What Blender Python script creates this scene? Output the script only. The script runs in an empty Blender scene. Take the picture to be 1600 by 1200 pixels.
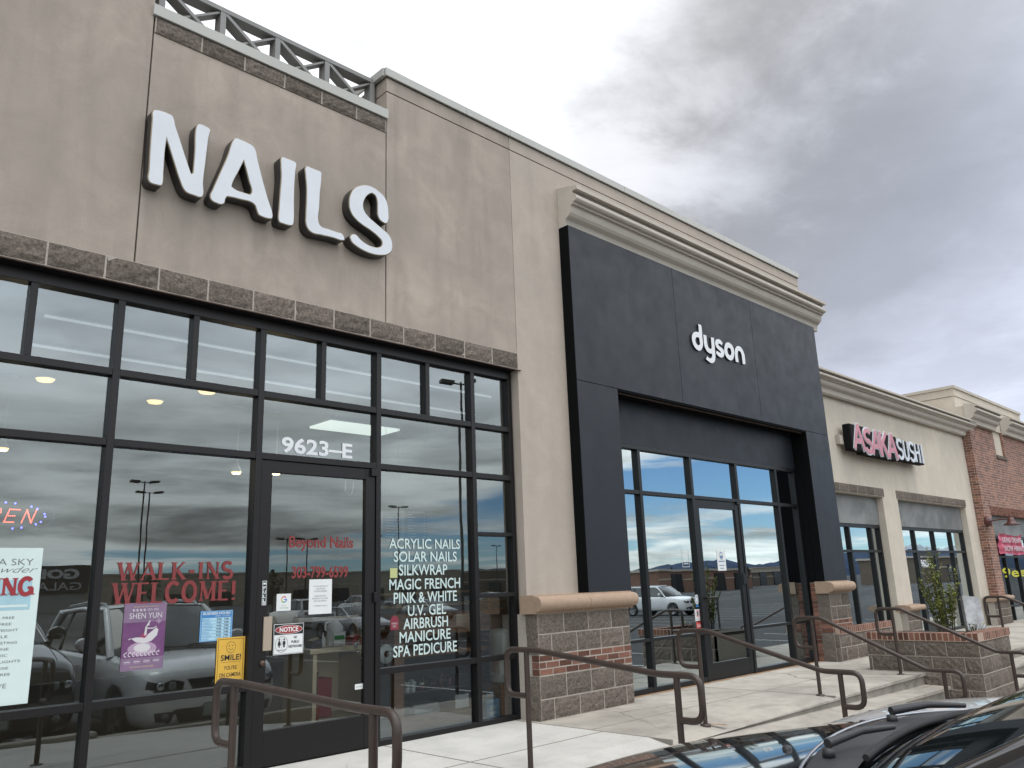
import bpy, bmesh, math, random
from mathutils import Vector, Matrix
from mathutils.bvhtree import BVHTree
random.seed(7)
R = math.radians
scene = bpy.context.scene
col = scene.collection

# ------------------------------------------------------------------ camera
cam_d = bpy.data.cameras.new('camera'); cam = bpy.data.objects.new('camera', cam_d); col.objects.link(cam)
cam_d.sensor_width = 36.0; cam_d.lens = 1263.2 / 1600 * 36; cam_d.clip_start = .05; cam_d.clip_end = 60000
rv = Vector((.7169795, -.69616737, -.03593591)); uv = Vector((-.14473519, -.19909357, .96923345)); fv = Vector((.68190331, .68971932, .24350592))
M = Matrix((rv, uv, -fv)).transposed().to_4x4(); M.translation = Vector((0, -6.3, 1.33))
cam.matrix_world = M
scene.camera = cam

# ------------------------------------------------------------------ light
scene.view_settings.view_transform = 'Standard'; scene.view_settings.look = 'None'
scene.view_settings.exposure = 0.0; scene.view_settings.gamma = 1
SUN_EL, SUN_AZ = 72, 200          # azimuth from +y towards +x
sd = bpy.data.lights.new('sun', 'SUN'); so = bpy.data.objects.new('sun', sd); col.objects.link(so)
sd.energy = 1.5; sd.angle = R(28); sd.color = (1, .96, .9)
sdir = Vector((math.sin(R(SUN_AZ)) * math.cos(R(SUN_EL)), math.cos(R(SUN_AZ)) * math.cos(R(SUN_EL)), math.sin(R(SUN_EL))))
so.rotation_euler = sdir.to_track_quat('Z', 'Y').to_euler()

class NT:
    """small helper to write node trees"""
    def __init__(s, tree): s.t = tree
    def n(s, typ, **kw):
        nd = s.t.nodes.new(typ)
        for k, v in kw.items():
            if k.startswith('i_'):
                key = k[2:]
                key = int(key) if key.isdigit() else key
                nd.inputs[key].default_value = v
            else: setattr(nd, k, v)
        return nd
    def l(s, a, b): s.t.links.new(a, b)
    def val(s, x, sock):
        if isinstance(x, (int, float)): sock.default_value = x
        elif isinstance(x, (tuple, list)): sock.default_value = (*x, 1) if len(x) == 3 and len(sock.default_value) == 4 else x
        else: s.l(x, sock)
    def math(s, op, a, b=0.0, clamp=False):
        nd = s.n('ShaderNodeMath', operation=op); nd.use_clamp = clamp
        s.val(a, nd.inputs[0]); s.val(b, nd.inputs[1]); return nd.outputs[0]
    def mr(s, v, a, b, c, d, smooth=False):
        nd = s.n('ShaderNodeMapRange'); nd.interpolation_type = 'SMOOTHSTEP' if smooth else 'LINEAR'
        s.val(v, nd.inputs[0])
        for i, q in enumerate((a, b, c, d)): s.val(q, nd.inputs[1 + i])
        return nd.outputs[0]
    def mix(s, f, a, b, typ='MIX'):
        nd = s.n('ShaderNodeMixRGB', blend_type=typ)
        s.val(f, nd.inputs[0]); s.val(a, nd.inputs[1]); s.val(b, nd.inputs[2]); return nd.outputs[0]
    def noise(s, vec, scale, detail=4, rough=.55, dist=0.0):
        nd = s.n('ShaderNodeTexNoise'); nd.inputs['Scale'].default_value = scale; nd.inputs['Detail'].default_value = detail
        nd.inputs['Roughness'].default_value = rough; nd.inputs['Distortion'].default_value = dist
        if vec is not None: s.l(vec, nd.inputs['Vector'])
        return nd.outputs[0]
    def vec(s, x, y, z):
        nd = s.n('ShaderNodeCombineXYZ'); s.val(x, nd.inputs[0]); s.val(y, nd.inputs[1]); s.val(z, nd.inputs[2]); return nd.outputs[0]

def build_sky():
    w = bpy.data.worlds.new('World'); scene.world = w; w.use_nodes = True
    t = w.node_tree; t.nodes.clear(); k = NT(t)
    out = k.n('ShaderNodeOutputWorld')
    sky = k.n('ShaderNodeTexSky', sky_type='NISHITA'); sky.sun_disc = False
    sky.sun_elevation = R(SUN_EL); sky.sun_rotation = R(SUN_AZ); sky.altitude = 1600; sky.air_density = 1.0; sky.dust_density = .25; sky.ozone_density = 2.2
    bsky = k.n('ShaderNodeBackground'); bsky.inputs[1].default_value = .15
    k.l(k.mix(1.0, sky.outputs[0], (.66, .82, .95), 'MULTIPLY'), bsky.inputs[0])
    tc = k.n('ShaderNodeTexCoord'); sp = k.n('ShaderNodeSeparateXYZ'); k.l(tc.outputs['Generated'], sp.inputs[0])
    dx, dy, dz = sp.outputs
    zp = k.math('MAXIMUM', dz, 0.0)
    den = k.math('ADD', zp, .16)
    px = k.math('DIVIDE', dx, den); py = k.math('DIVIDE', dy, den)
    P = k.vec(px, py, 0.0)
    P2 = k.vec(px, k.math('MULTIPLY', py, 1.0), 3.7)
    n1 = k.noise(P, 1.9, 10, .58, .35)
    n2 = k.noise(P2, .55, 3, .5, .3)
    n3 = k.noise(k.vec(px, py, 9.1), 5.5, 7, .62, .3)
    # big soft masses + detail
    tt = k.math('ADD', k.math('MULTIPLY', n1, .62), k.math('MULTIPLY', n2, .38))
    tt = k.math('ADD', tt, k.math('MULTIPLY', k.math('SUBTRACT', n3, .5), .22))
    c = k.mr(tt, .36, .62, 0, 1, True)
    def dirdot(v):
        nd = k.n('ShaderNodeVectorMath', operation='DOT_PRODUCT'); k.l(tc.outputs['Generated'], nd.inputs[0]); nd.inputs[1].default_value = v; return nd.outputs['Value']
    # thin bright cloud (where the sun sits behind it) and the thick dark belt right of it
    wht = k.mr(k.math('ADD', dirdot((.40, .70, .60)), k.math('MULTIPLY', k.math('SUBTRACT', n1, .5), .22)), .865, .975, 0, 1, True)
    wht2 = k.mr(k.math('ADD', dirdot((.66, .49, .575)), k.math('MULTIPLY', k.math('SUBTRACT', n3, .5), .12)), .95, .995, 0, 1, True)
    dark = k.mr(k.math('ADD', dirdot((.79, .40, .465)), k.math('MULTIPLY', k.math('SUBTRACT', n1, .5), .10)), .945, .992, 0, 1, True)
    low = k.mr(dz, .40, .14, 0, 1, True)
    v = k.math('ADD', k.mr(c, 0, 1, .53, .80), k.math('MULTIPLY', low, k.mr(c, 0, 1, .25, .20)))
    v = k.math('ADD', v, k.math('MULTIPLY', wht, k.mr(c, 0.0, .7, .5, 1.3)))
    v = k.math('ADD', v, k.math('MULTIPLY', wht2, k.mr(c, .25, .8, 0, .42)))
    v = k.math('SUBTRACT', v, k.math('MULTIPLY', dark, k.math('MULTIPLY', k.math('SUBTRACT', v, .37), .7)))
    lav = k.mr(dx, .70, .93, 0, 1, True)
    tint = k.mix(lav, (.96, .98, 1.03), (.87, .935, 1.11))
    front = k.mix(1.0, v, tint, 'MULTIPLY')
    # sky behind the camera: streaky layered cloud, clearing towards the far mountains
    S = k.vec(k.math('MULTIPLY', dx, 2.6), k.math('MULTIPLY', dy, 2.6), k.math('MULTIPLY', dz, 17))
    s1 = k.noise(S, 1.0, 7, .55, .5)
    s2 = k.noise(S, 2.3, 5, .6, .3)
    st = k.mr(k.math('ADD', k.math('MULTIPLY', s1, .7), k.math('MULTIPLY', s2, .3)), .38, .62, 0, 1, True)
    hi = k.mr(dz, .05, .34, 0, 1, True)
    bv = k.math('ADD', k.math('MULTIPLY', k.mr(st, 0, 1, .34, 1.75), k.math('SUBTRACT', 1.0, hi)), k.math('MULTIPLY', k.mr(c, 0, 1, 1.65, 2.5), hi))
    btint = k.mix(hi, (.97, .985, .96), (.94, .985, 1.05))
    back = k.mix(1.0, bv, btint, 'MULTIPLY')
    isb = k.mr(dy, -.12, .12, 1, 0, True)
    cl = k.mix(isb, front, back)
    bcl = k.n('ShaderNodeBackground'); k.l(cl, bcl.inputs[0]); bcl.inputs[1].default_value = 1.0
    # clear band
    e0 = k.math('ADD', .045, k.math('MULTIPLY', k.math('POWER', k.math('MAXIMUM', k.math('SUBTRACT', dx, .38), 0.0), 1.5), .36))
    e1 = k.math('ADD', e0, k.math('MULTIPLY', k.math('SUBTRACT', s1, .5), .14))
    clear = k.mr(k.math('SUBTRACT', e1, dz), -.006, .016, 0, 1, True)
    # cream bands of far cloud inside the clear part
    B = k.vec(k.math('MULTIPLY', dx, 3), k.math('MULTIPLY', dy, 3), k.math('MULTIPLY', dz, 42))
    b1 = k.noise(B, 1.0, 6, .55, .4)
    band = k.mr(b1, .43, .56, 0, 1, True)
    band = k.math('MULTIPLY', band, k.mr(dz, .1, .06, 0, .95, True))
    clear = k.math('MULTIPLY', clear, k.math('SUBTRACT', 1.0, band))
    clear = k.math('MULTIPLY', clear, isb)
    mx = k.n('ShaderNodeMixShader'); k.l(clear, mx.inputs[0]); k.l(bcl.outputs[0], mx.inputs[1]); k.l(bsky.outputs[0], mx.inputs[2])
    k.l(mx.outputs[0], out.inputs[0])
build_sky()

# ------------------------------------------------------------------ materials
MATS = {}
ALB = .76            # one factor lowering most base colours, set against the brighter sky
def dim(c): return tuple(x * ALB for x in c)
def mat(name, base=(.5, .5, .5), rough=.6, metal=0.0, spec=.5, var=0.0, vscale=6, bump=0.0, bscale=60, tint=0.0, coat=0.0, emit=None, estr=0.0, stain=0.0, sscale=1.2, rvar=0.0, bdet=6, vstretch=(1, 1, 1)):
    if name in MATS: return MATS[name]
    m = bpy.data.materials.new(name); m.use_nodes = True; MATS[name] = m
    base = dim(base)
    t = m.node_tree; k = NT(t); b = t.nodes['Principled BSDF']
    b.inputs['Base Color'].default_value = (*base, 1); b.inputs['Roughness'].default_value = rough; b.inputs['Metallic'].default_value = metal
    b.inputs['Specular IOR Level'].default_value = spec; b.inputs['Coat Weight'].default_value = coat; b.inputs['Coat Roughness'].default_value = .03
    if emit: b.inputs['Emission Color'].default_value = (*emit, 1); b.inputs['Emission Strength'].default_value = estr
    c = None
    if var or bump or tint or stain or rvar:
        tc = k.n('ShaderNodeTexCoord'); mp = k.n('ShaderNodeMapping'); mp.inputs['Scale'].default_value = vstretch
        k.l(tc.outputs['Object'], mp.inputs[0]); vec = mp.outputs[0]
        c = base
        if tint:
            at = k.n('ShaderNodeAttribute', attribute_name='tint')
            f = k.mr(at.outputs['Fac'], 0, 1, 1 - tint, 1 + tint)
            c = k.mix(1.0, c, f, 'MULTIPLY')
        if var:
            nz = k.noise(vec, vscale, 5, .6)
            f = k.mr(nz, .3, .7, 1 - var, 1 + var)
            c = k.mix(1.0, c, f, 'MULTIPLY')
        if stain:
            nz = k.noise(vec, sscale, 7, .62, .6)
            f = k.mr(nz, .38, .68, 1.0, 1 - stain, True)
            c = k.mix(1.0, c, f, 'MULTIPLY')
        if not isinstance(c, tuple): k.l(c, b.inputs['Base Color'])
        if rvar:
            nz = k.noise(vec, 4, 4, .6); k.l(k.mr(nz, .3, .7, rough - rvar, rough + rvar), b.inputs['Roughness'])
        if bump:
            nz = k.noise(vec, bscale, bdet, .65)
            bp = k.n('ShaderNodeBump'); bp.inputs['Strength'].default_value = bump; bp.inputs['Distance'].default_value = .01
            k.l(nz, bp.inputs['Height']); k.l(bp.outputs[0], b.inputs['Normal'])
    return m

def glass_mat(name, base_refl, tint, slope=1.0):
    if name in MATS: return MATS[name]
    m = bpy.data.materials.new(name); m.use_nodes = True; MATS[name] = m
    t = m.node_tree; t.nodes.clear(); k = NT(t)
    out = k.n('ShaderNodeOutputMaterial')
    tr = k.n('ShaderNodeBsdfTransparent'); tr.inputs[0].default_value = (*tint, 1)
    gl = k.n('ShaderNodeBsdfGlossy'); gl.inputs['Roughness'].default_value = 0.0; gl.inputs[0].default_value = (.87, .97, 1.0, 1)
    fr = k.n('ShaderNodeFresnel'); fr.inputs[0].default_value = 1.5
    f = k.math('ADD', k.math('MULTIPLY', fr.outputs[0], slope), base_refl, True)
    # slight waviness of float glass, like real panes
    tc = k.n('ShaderNodeTexCoord'); nz = k.noise(tc.outputs['Object'], 1.7, 2, .5)
    bp = k.n('ShaderNodeBump'); bp.inputs['Strength'].default_value = .004; bp.inputs['Distance'].default_value = .1
    k.l(nz, bp.inputs['Height']); k.l(bp.outputs[0], gl.inputs['Normal'])
    mx = k.n('ShaderNodeMixShader'); k.l(f, mx.inputs[0]); k.l(tr.outputs[0], mx.inputs[1]); k.l(gl.outputs[0], mx.inputs[2])
    k.l(mx.outputs[0], out.inputs[0]); return m

def stucco(name, base, dirt=.16):
    """trowelled stucco: broad trowel patches, faint runs, fine sand grain"""
    if name in MATS: return MATS[name]
    m = bpy.data.materials.new(name); m.use_nodes = True; MATS[name] = m
    base = dim(base)
    k = NT(m.node_tree); b = m.node_tree.nodes['Principled BSDF']
    b.inputs['Roughness'].default_value = .93; b.inputs['Specular IOR Level'].default_value = .15
    tc = k.n('ShaderNodeTexCoord'); v = tc.outputs['Object']
    n1 = k.noise(v, .55, 6, .6, .8); n2 = k.noise(v, 2.6, 5, .65, 1.2)
    mp = k.n('ShaderNodeMapping'); mp.inputs['Scale'].default_value = (3.5, 1, .35); k.l(v, mp.inputs[0])
    n3 = k.noise(mp.outputs[0], 1.0, 5, .6, .4)
    c = k.mix(1.0, base, k.mr(n1, .3, .72, 1 + dirt * .55, 1 - dirt, True), 'MULTIPLY')
    c = k.mix(1.0, c, k.mr(n2, .35, .7, 1.05, 1 - dirt * .6, True), 'MULTIPLY')
    c = k.mix(1.0, c, k.mr(n3, .42, .72, 1.02, 1 - dirt * 1.0, True), 'MULTIPLY')
    c = k.mix(1.0, c, k.mr(k.noise(v, 60, 3, .8), .3, .75, 1.06, .9), 'MULTIPLY')
    warm = k.mix(k.mr(n1, .35, .65, 0, .5), c, (base[0] * .9, base[1] * .92, base[2] * .95))
    k.l(warm, b.inputs['Base Color'])
    g = k.noise(v, 130, 4, .75); g2 = k.noise(v, 7, 5, .6, .6)
    h = k.math('ADD', k.math('MULTIPLY', g, .35), k.math('MULTIPLY', g2, .65))
    bp = k.n('ShaderNodeBump'); bp.inputs['Strength'].default_value = .42; bp.inputs['Distance'].default_value = .012
    k.l(h, bp.inputs['Height']); k.l(bp.outputs[0], b.inputs['Normal']); return m

def brick_mat(name, scale_w=.203, row=.0677):
    if name in MATS: return MATS[name]
    m = bpy.data.materials.new(name); m.use_nodes = True; MATS[name] = m
    k = NT(m.node_tree); b = m.node_tree.nodes['Principled BSDF']; b.inputs['Roughness'].default_value = .9
    tc = k.n('ShaderNodeTexCoord'); sp = k.n('ShaderNodeSeparateXYZ'); k.l(tc.outputs['Object'], sp.inputs[0])
    hx = k.math('ADD', sp.outputs[0], sp.outputs[1])
    v = k.vec(hx, sp.outputs[2], 0.0)
    br = k.n('ShaderNodeTexBrick'); k.l(v, br.inputs['Vector'])
    br.inputs['Scale'].default_value = 1.0; br.inputs['Brick Width'].default_value = scale_w; br.inputs['Row Height'].default_value = row
    br.inputs['Mortar Size'].default_value = .006; br.inputs['Mortar Smooth'].default_value = .1; br.inputs['Bias'].default_value = 0
    br.inputs['Color1'].default_value = (.29, .135, .088, 1); br.inputs['Color2'].default_value = (.135, .062, .047, 1); br.inputs['Mortar'].default_value = (.34, .29, .24, 1)
    nz = k.noise(tc.outputs['Object'], 9, 5, .6)
    c = k.mix(1.0, br.outputs[0], k.mr(nz, .3, .7, .75, 1.2), 'MULTIPLY'); k.l(c, b.inputs['Base Color'])
    bp = k.n('ShaderNodeBump'); bp.inputs['Strength'].default_value = .6; bp.inputs['Distance'].default_value = .008; bp.invert = True
    k.l(br.outputs['Fac'], bp.inputs['Height']); k.l(bp.outputs[0], b.inputs['Normal']); return m

stucco_tan = stucco('stucco_tan', (.455, .392, .33), .17); stucco_light = stucco('stucco_light', (.525, .456, .385), .09)
stucco_cream = stucco('stucco_cream', (.66, .59, .49), .07)
trim_cream = mat('trim_cream', (.58, .53, .46), .85, spec=.2, var=.06, vscale=3, bump=.25, bscale=120)
coping_m = mat('coping_metal', (.50, .50, .46), .5, spec=.4, var=.05, vscale=1.5)
groove_m = mat('groove_dark', (.10, .08, .065), .95); joint_m = mat('walk_joint', (.27, .25, .22), .95)
block_m = mat('split_face_block', (.178, .150, .126), .95, spec=.1, var=.45, vscale=42, bump=1.0, bscale=75, tint=.16)
mortar_m = mat('mortar', (.45, .405, .35), .95, spec=.1, var=.12, vscale=40, bump=.4, bscale=120)
pbrick_m = mat('red_brick', (.20, .097, .07), .9, spec=.15, var=.28, vscale=45, bump=.5, bscale=110, tint=.42)
sand_m = mat('cast_stone', (.40, .29, .21), .85, spec=.2, var=.10, vscale=20, bump=.3, bscale=160)
brick_far = brick_mat('brick_wall')
frame_m = mat('dark_bronze_frame', (.0062, .005, .0058), .42, spec=.35, var=.15, vscale=8)
frame2_m = mat('black_frame', (.006, .007, .008), .42, spec=.35, var=.1, vscale=8)
clad_m = mat('charcoal_cladding', (.0152, .0192, .026), .5, spec=.3, var=.10, vscale=.8, rvar=.06)
steel_m = mat('rusty_angle', (.10, .062, .048), .8, var=.4, vscale=25)
rail_m = mat('brown_handrail_paint', (.043, .027, .020), .48, spec=.5, var=.18, vscale=14, rvar=.1)
roofrail_m = mat('grey_railing_paint', (.25, .245, .235), .55, var=.08, vscale=5)
def concrete(name, base, stain, spots):
    if name in MATS: return MATS[name]
    m = bpy.data.materials.new(name); m.use_nodes = True; MATS[name] = m
    base = dim(base)
    k = NT(m.node_tree); b = m.node_tree.nodes['Principled BSDF']; b.inputs['Roughness'].default_value = .92; b.inputs['Specular IOR Level'].default_value = .2
    tc = k.n('ShaderNodeTexCoord'); v = tc.outputs['Object']
    c = k.mix(1.0, base, k.mr(k.noise(v, .9, 7, .62, .8), .36, .68, 1.04, 1 - stain, True), 'MULTIPLY')
    c = k.mix(1.0, c, k.mr(k.noise(v, 3.1, 6, .65, .5), .4, .72, 1.02, 1 - stain * .7, True), 'MULTIPLY')
    c = k.mix(1.0, c, k.mr(k.noise(v, 55, 3, .7), .3, .75, 1.07, .9), 'MULTIPLY')
    vo = k.n('ShaderNodeTexVoronoi', feature='F1'); k.l(v, vo.inputs['Vector']); vo.inputs['Scale'].default_value = 2.3; vo.inputs['Randomness'].default_value = 1
    c = k.mix(k.mr(vo.outputs['Distance'], .02, .045, spots, 0, True), c, (.10, .09, .08))
    ve = k.n('ShaderNodeTexVoronoi', feature='DISTANCE_TO_EDGE'); wv = k.n('ShaderNodeMixRGB', blend_type='ADD'); wv.inputs[0].default_value = .16; k.l(v, wv.inputs[1])
    nz = k.n('ShaderNodeTexNoise'); nz.inputs['Scale'].default_value = 2.2; k.l(v, nz.inputs['Vector']); k.l(nz.outputs['Color'], wv.inputs[2]); k.l(wv.outputs[0], ve.inputs['Vector']); ve.inputs['Scale'].default_value = .42
    c = k.mix(k.math('MULTIPLY', k.mr(ve.outputs['Distance'], .0015, .004, .75, 0), k.mr(k.noise(v, .5, 3), .5, .56, 0, 1)), c, (.13, .11, .095))
    k.l(c, b.inputs['Base Color'])
    bp = k.n('ShaderNodeBump'); bp.inputs['Strength'].default_value = .35; bp.inputs['Distance'].default_value = .01; k.l(k.noise(v, 95, 5, .65), bp.inputs['Height']); k.l(bp.outputs[0], b.inputs['Normal']); return m
conc_m = concrete('concrete_walk', (.49, .45, .39), .26, .55); concnew_m = concrete('concrete_new', (.60, .58, .54), .12, .4)
asph_m = mat('asphalt', (.058, .058, .060), .9, spec=.2, var=.2, vscale=3, bump=.5, bscale=150, stain=.3, sscale=.25)
paintw_m = mat('road_paint_white', (.62, .62, .60), .8, var=.2, vscale=6)
white_m = mat('white_letter', (.80, .82, .84), .45, var=.02, vscale=3)
signwhite_m = mat('white_acrylic', (.72, .75, .79), .35, spec=.4, var=.05, vscale=3)
ret_m = mat('letter_return_dark', (.035, .032, .03), .45)
gold_m = mat('letter_trim_tan', (.35, .29, .2), .4)
vinylw_m = mat('white_vinyl', (.72, .76, .76), .6)
vinyll_m = mat('pale_mint_vinyl', (.60, .74, .72), .6)
vinylr_m = mat('red_vinyl', (.22, .028, .028), .6, var=.2, vscale=30)
black_m = mat('black_print', (.012, .012, .012), .6)
glass_m = glass_mat('storefront_glass', .15, (.82, .87, .87), 1.4)
glass2_m = glass_mat('storefront_glass_reflective', .46, (.40, .47, .47), 2.0)
doorglass_m = glass_mat('door_glass', .115, (.93, .95, .95), 1.3)

# ------------------------------------------------------------------ mesh helpers
class MB:
    def __init__(s): s.v = []; s.f = []; s.m = []; s.t = []; s.sm = []
    def add(s, vs, fs, m=0, tint=.5, smooth=False):
        o = len(s.v); s.v += [tuple(v) for v in vs]
        for f in fs: s.f.append([i + o for i in f]); s.m.append(m); s.t.append(tint); s.sm.append(smooth)
    def box(s, x0, x1, y0, y1, z0, z1, m=0, tint=.5):
        if x1 < x0: x0, x1 = x1, x0
        if y1 < y0: y0, y1 = y1, y0
        if z1 < z0: z0, z1 = z1, z0
        s.add([(x0, y0, z0), (x1, y0, z0), (x1, y1, z0), (x0, y1, z0), (x0, y0, z1), (x1, y0, z1), (x1, y1, z1), (x0, y1, z1)],
              [(0, 3, 2, 1), (4, 5, 6, 7), (0, 1, 5, 4), (1, 2, 6, 5), (2, 3, 7, 6), (3, 0, 4, 7)], m, tint)
    def obox(s, p, q, w, d, m=0, up=(0, 0, 1)):
        """bar from p to q with width w and depth d"""
        p, q = Vector(p), Vector(q); ax = (q - p).normalized(); a = ax.cross(Vector(up))
        if a.length < 1e-4: a = ax.cross(Vector((0, 1, 0)))
        a.normalize(); b = ax.cross(a)
        vs = [e + a * sx * w / 2 + b * sy * d / 2 for e in (p, q) for sx, sy in ((-1, -1), (1, -1), (1, 1), (-1, 1))]
        s.add(vs, [(3, 2, 1, 0), (4, 5, 6, 7), (0, 1, 5, 4), (1, 2, 6, 5), (2, 3, 7, 6), (3, 0, 4, 7)], m)
    def tube(s, pts, r, n=10, m=0, closed=False, caps=True):
        pts = [Vector(p) for p in pts]; N = len(pts); rr = r if isinstance(r, (list, tuple)) else [r] * N
        prev = None; rings = []
        for i, p in enumerate(pts):
            if closed: d = pts[(i + 1) % N] - pts[i - 1]
            else: d = pts[min(i + 1, N - 1)] - pts[max(i - 1, 0)]
            d.normalize()
            if prev is None:
                a = d.cross(Vector((0, 0, 1)))
                if a.length < 1e-3: a = d.cross(Vector((1, 0, 0)))
            else: a = prev - d * prev.dot(d)
            a.normalize(); prev = a; b = d.cross(a)
            rings.append([p + (a * math.cos(2 * math.pi * j / n) + b * math.sin(2 * math.pi * j / n)) * rr[i] for j in range(n)])
        vs = [v for r_ in rings for v in r_]; fs = []
        for i in range(N - (0 if closed else 1)):
            i2 = (i + 1) % N
            for j in range(n): fs.append((i * n + j, i * n + (j + 1) % n, i2 * n + (j + 1) % n, i2 * n + j))
        s.add(vs, fs, m, .5, True)
        if caps and not closed: s.add(rings[0], [tuple(range(n - 1, -1, -1))], m); s.add(rings[-1], [tuple(range(n))], m)
    def lathe(s, prof, c, n=24, m=0, axis='Z', smooth=True):
        vs = []; fs = []
        for (r, h) in prof:
            for j in range(n):
                a = 2 * math.pi * j / n; u, w = r * math.cos(a), r * math.sin(a)
                p = {'Z': (u, w, h), 'Y': (u, h, w), 'X': (h, u, w)}[axis]
                vs.append((c[0] + p[0], c[1] + p[1], c[2] + p[2]))
        for i in range(len(prof) - 1):
            for j in range(n): fs.append((i * n + j, i * n + (j + 1) % n, (i + 1) * n + (j + 1) % n, (i + 1) * n + j))
        s.add(vs, fs, m, .5, smooth)
    def prism(s, poly, y0, y1, m=0, mside=None, plane='XZ'):
        """extrude a simple polygon"""
        n = len(poly); f = {'XZ': lambda p, y: (p[0], y, p[1]), 'YZ': lambda p, y: (y, p[0], p[1]), 'XY': lambda p, y: (p[0], p[1], y)}[plane]
        vs = [f(p, y0) for p in poly] + [f(p, y1) for p in poly]
        s.add(vs, [tuple(range(n)), tuple(range(2 * n - 1, n - 1, -1))], m)
        s.add(vs, [(i, i + n, (i + 1) % n + n, (i + 1) % n) for i in range(n)], m if mside is None else mside)
    def extr(s, prof, x0, x1, m=0, smooth=False):
        """sweep a (y,z) profile along x, closed with end caps"""
        n = len(prof); vs = [(x0, y, z) for y, z in prof] + [(x1, y, z) for y, z in prof]
        s.add(vs, [(i, i + 1, i + 1 + n, i + n) for i in range(n - 1)] + [(n - 1, 0, n, 2 * n - 1)], m, .5, smooth)
        s.add(vs, [tuple(range(n - 1, -1, -1)), tuple(range(n, 2 * n))], m)
    def build(s, name, mats, parent=None, bevel=0.0, fix=True):
        me = bpy.data.meshes.new(name); me.from_pydata(s.v, [], s.f)
        me.polygons.foreach_set('material_index', s.m); me.polygons.foreach_set('use_smooth', s.sm)
        at = me.attributes.new('tint', 'FLOAT', 'FACE'); at.data.foreach_set('value', s.t)
        for mm in (mats if isinstance(mats, (list, tuple)) else [mats]): me.materials.append(mm)
        me.update()
        if fix:
            bm = bmesh.new(); bm.from_mesh(me); bmesh.ops.recalc_face_normals(bm, faces=bm.faces); bm.to_mesh(me); bm.free()
        o = bpy.data.objects.new(name, me); col.objects.link(o)
        if parent: o.parent = parent
        if bevel:
            bv = o.modifiers.new('bevel', 'BEVEL'); bv.width = bevel; bv.segments = 2; bv.limit_method = 'ANGLE'; bv.angle_limit = R(40)
        return o

def tag(o, label=None, cat=None, group=None, kind=None):
    if label: o['label'] = label
    if cat: o['category'] = cat
    if group: o['group'] = group
    if kind: o['kind'] = kind
    return o
def empty(name, loc=(0, 0, 0), rz=0.0, label=None, cat=None, group=None, parent=None):
    o = bpy.data.objects.new(name, None); col.objects.link(o); o.location = loc; o.rotation_euler = (0, 0, rz); o.empty_display_size = .2
    if parent: o.parent = parent
    return tag(o, label, cat, group)
def adopt(root, *objs):
    """objects were built in world coordinates: parent them keeping place"""
    inv = (Matrix.Translation(root.location) @ root.rotation_euler.to_matrix().to_4x4()).inverted()
    for o in objs:
        o.parent = root; o.matrix_parent_inverse = inv
    return root
def copy_tree(o, parent=None):
    c = o.copy(); col.objects.link(c)
    if parent: c.parent = parent
    for ch in list(o.children): copy_tree(ch, c)
    return c

def mesh_of_curve(cu):
    o = bpy.data.objects.new('tmp', cu); col.objects.link(o)
    dg = bpy.context.evaluated_depsgraph_get(); me = bpy.data.meshes.new_from_object(o.evaluated_get(dg))
    bpy.data.objects.remove(o); bpy.data.curves.remove(cu); return me

def text_into(mb, s, x0, x1, z0, z1, y, m=0, bold=0.0, depth=.002, flip=False, shear=0.0, rot=0.0, keep=False):
    """lettering in the x-z plane facing -y (or +y if flip), fitted to the box"""
    cu = bpy.data.curves.new('t', 'FONT'); cu.body = s; cu.size = 1; cu.offset = bold; cu.resolution_u = 3; cu.shear = shear
    me = mesh_of_curve(cu)
    if not len(me.vertices): return
    xs = [v.co.x for v in me.vertices]; ys = [v.co.y for v in me.vertices]
    ax, bx, ay, by = min(xs), max(xs), min(ys), max(ys)
    vs = []
    for v in me.vertices:
        u = (v.co.x - ax) / max(bx - ax, 1e-6); w = (v.co.y - ay) / max(by - ay, 1e-6)
        if flip: u = 1 - u
        X, Z = x0 + u * (x1 - x0), z0 + w * (z1 - z0)
        if rot:
            cx, cz = (x0 + x1) / 2, (z0 + z1) / 2; X, Z = cx + (X - cx) * math.cos(rot) - (Z - cz) * math.sin(rot), cz + (X - cx) * math.sin(rot) + (Z - cz) * math.cos(rot)
        vs.append((X, y, Z))
    fs = [tuple(p.vertices) for p in me.polygons]
    mb.add(vs, fs, m); bpy.data.meshes.remove(me)

def outline_mesh(loops, y, depth, rim=0.0):
    """2D outlines (outer and holes) -> solid lettering, front face at y, going back by depth"""
    cu = bpy.data.curves.new('o', 'CURVE'); cu.dimensions = '2D'; cu.fill_mode = 'BOTH'; cu.extrude = depth / 2; cu.resolution_u = 6
    if rim: cu.bevel_depth = rim; cu.bevel_resolution = 0; cu.offset = -rim
    for lp in loops:
        sp = cu.splines.new('BEZIER'); sp.bezier_points.add(len(lp) - 1); sp.use_cyclic_u = True
        n = len(lp)
        for i, (a, b) in enumerate(lp):
            p = sp.bezier_points[i]; p.co = (a, b, 0)
            pa, pb = lp[i - 1], lp[(i + 1) % n]
            d1 = Vector((a - pa[0], b - pa[1])); d2 = Vector((pb[0] - a, pb[1] - b))
            sharp = d1.length < 1e-6 or d2.length < 1e-6 or d1.angle(d2) > R(50)
            p.handle_left_type = p.handle_right_type = 'VECTOR' if sharp else 'AUTO'
    me = mesh_of_curve(cu)
    for v in me.vertices:
        X, Y, Z = v.co; v.co = (X, y + depth / 2 + (0 if not rim else rim) - Z, Y)
    return me
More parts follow.
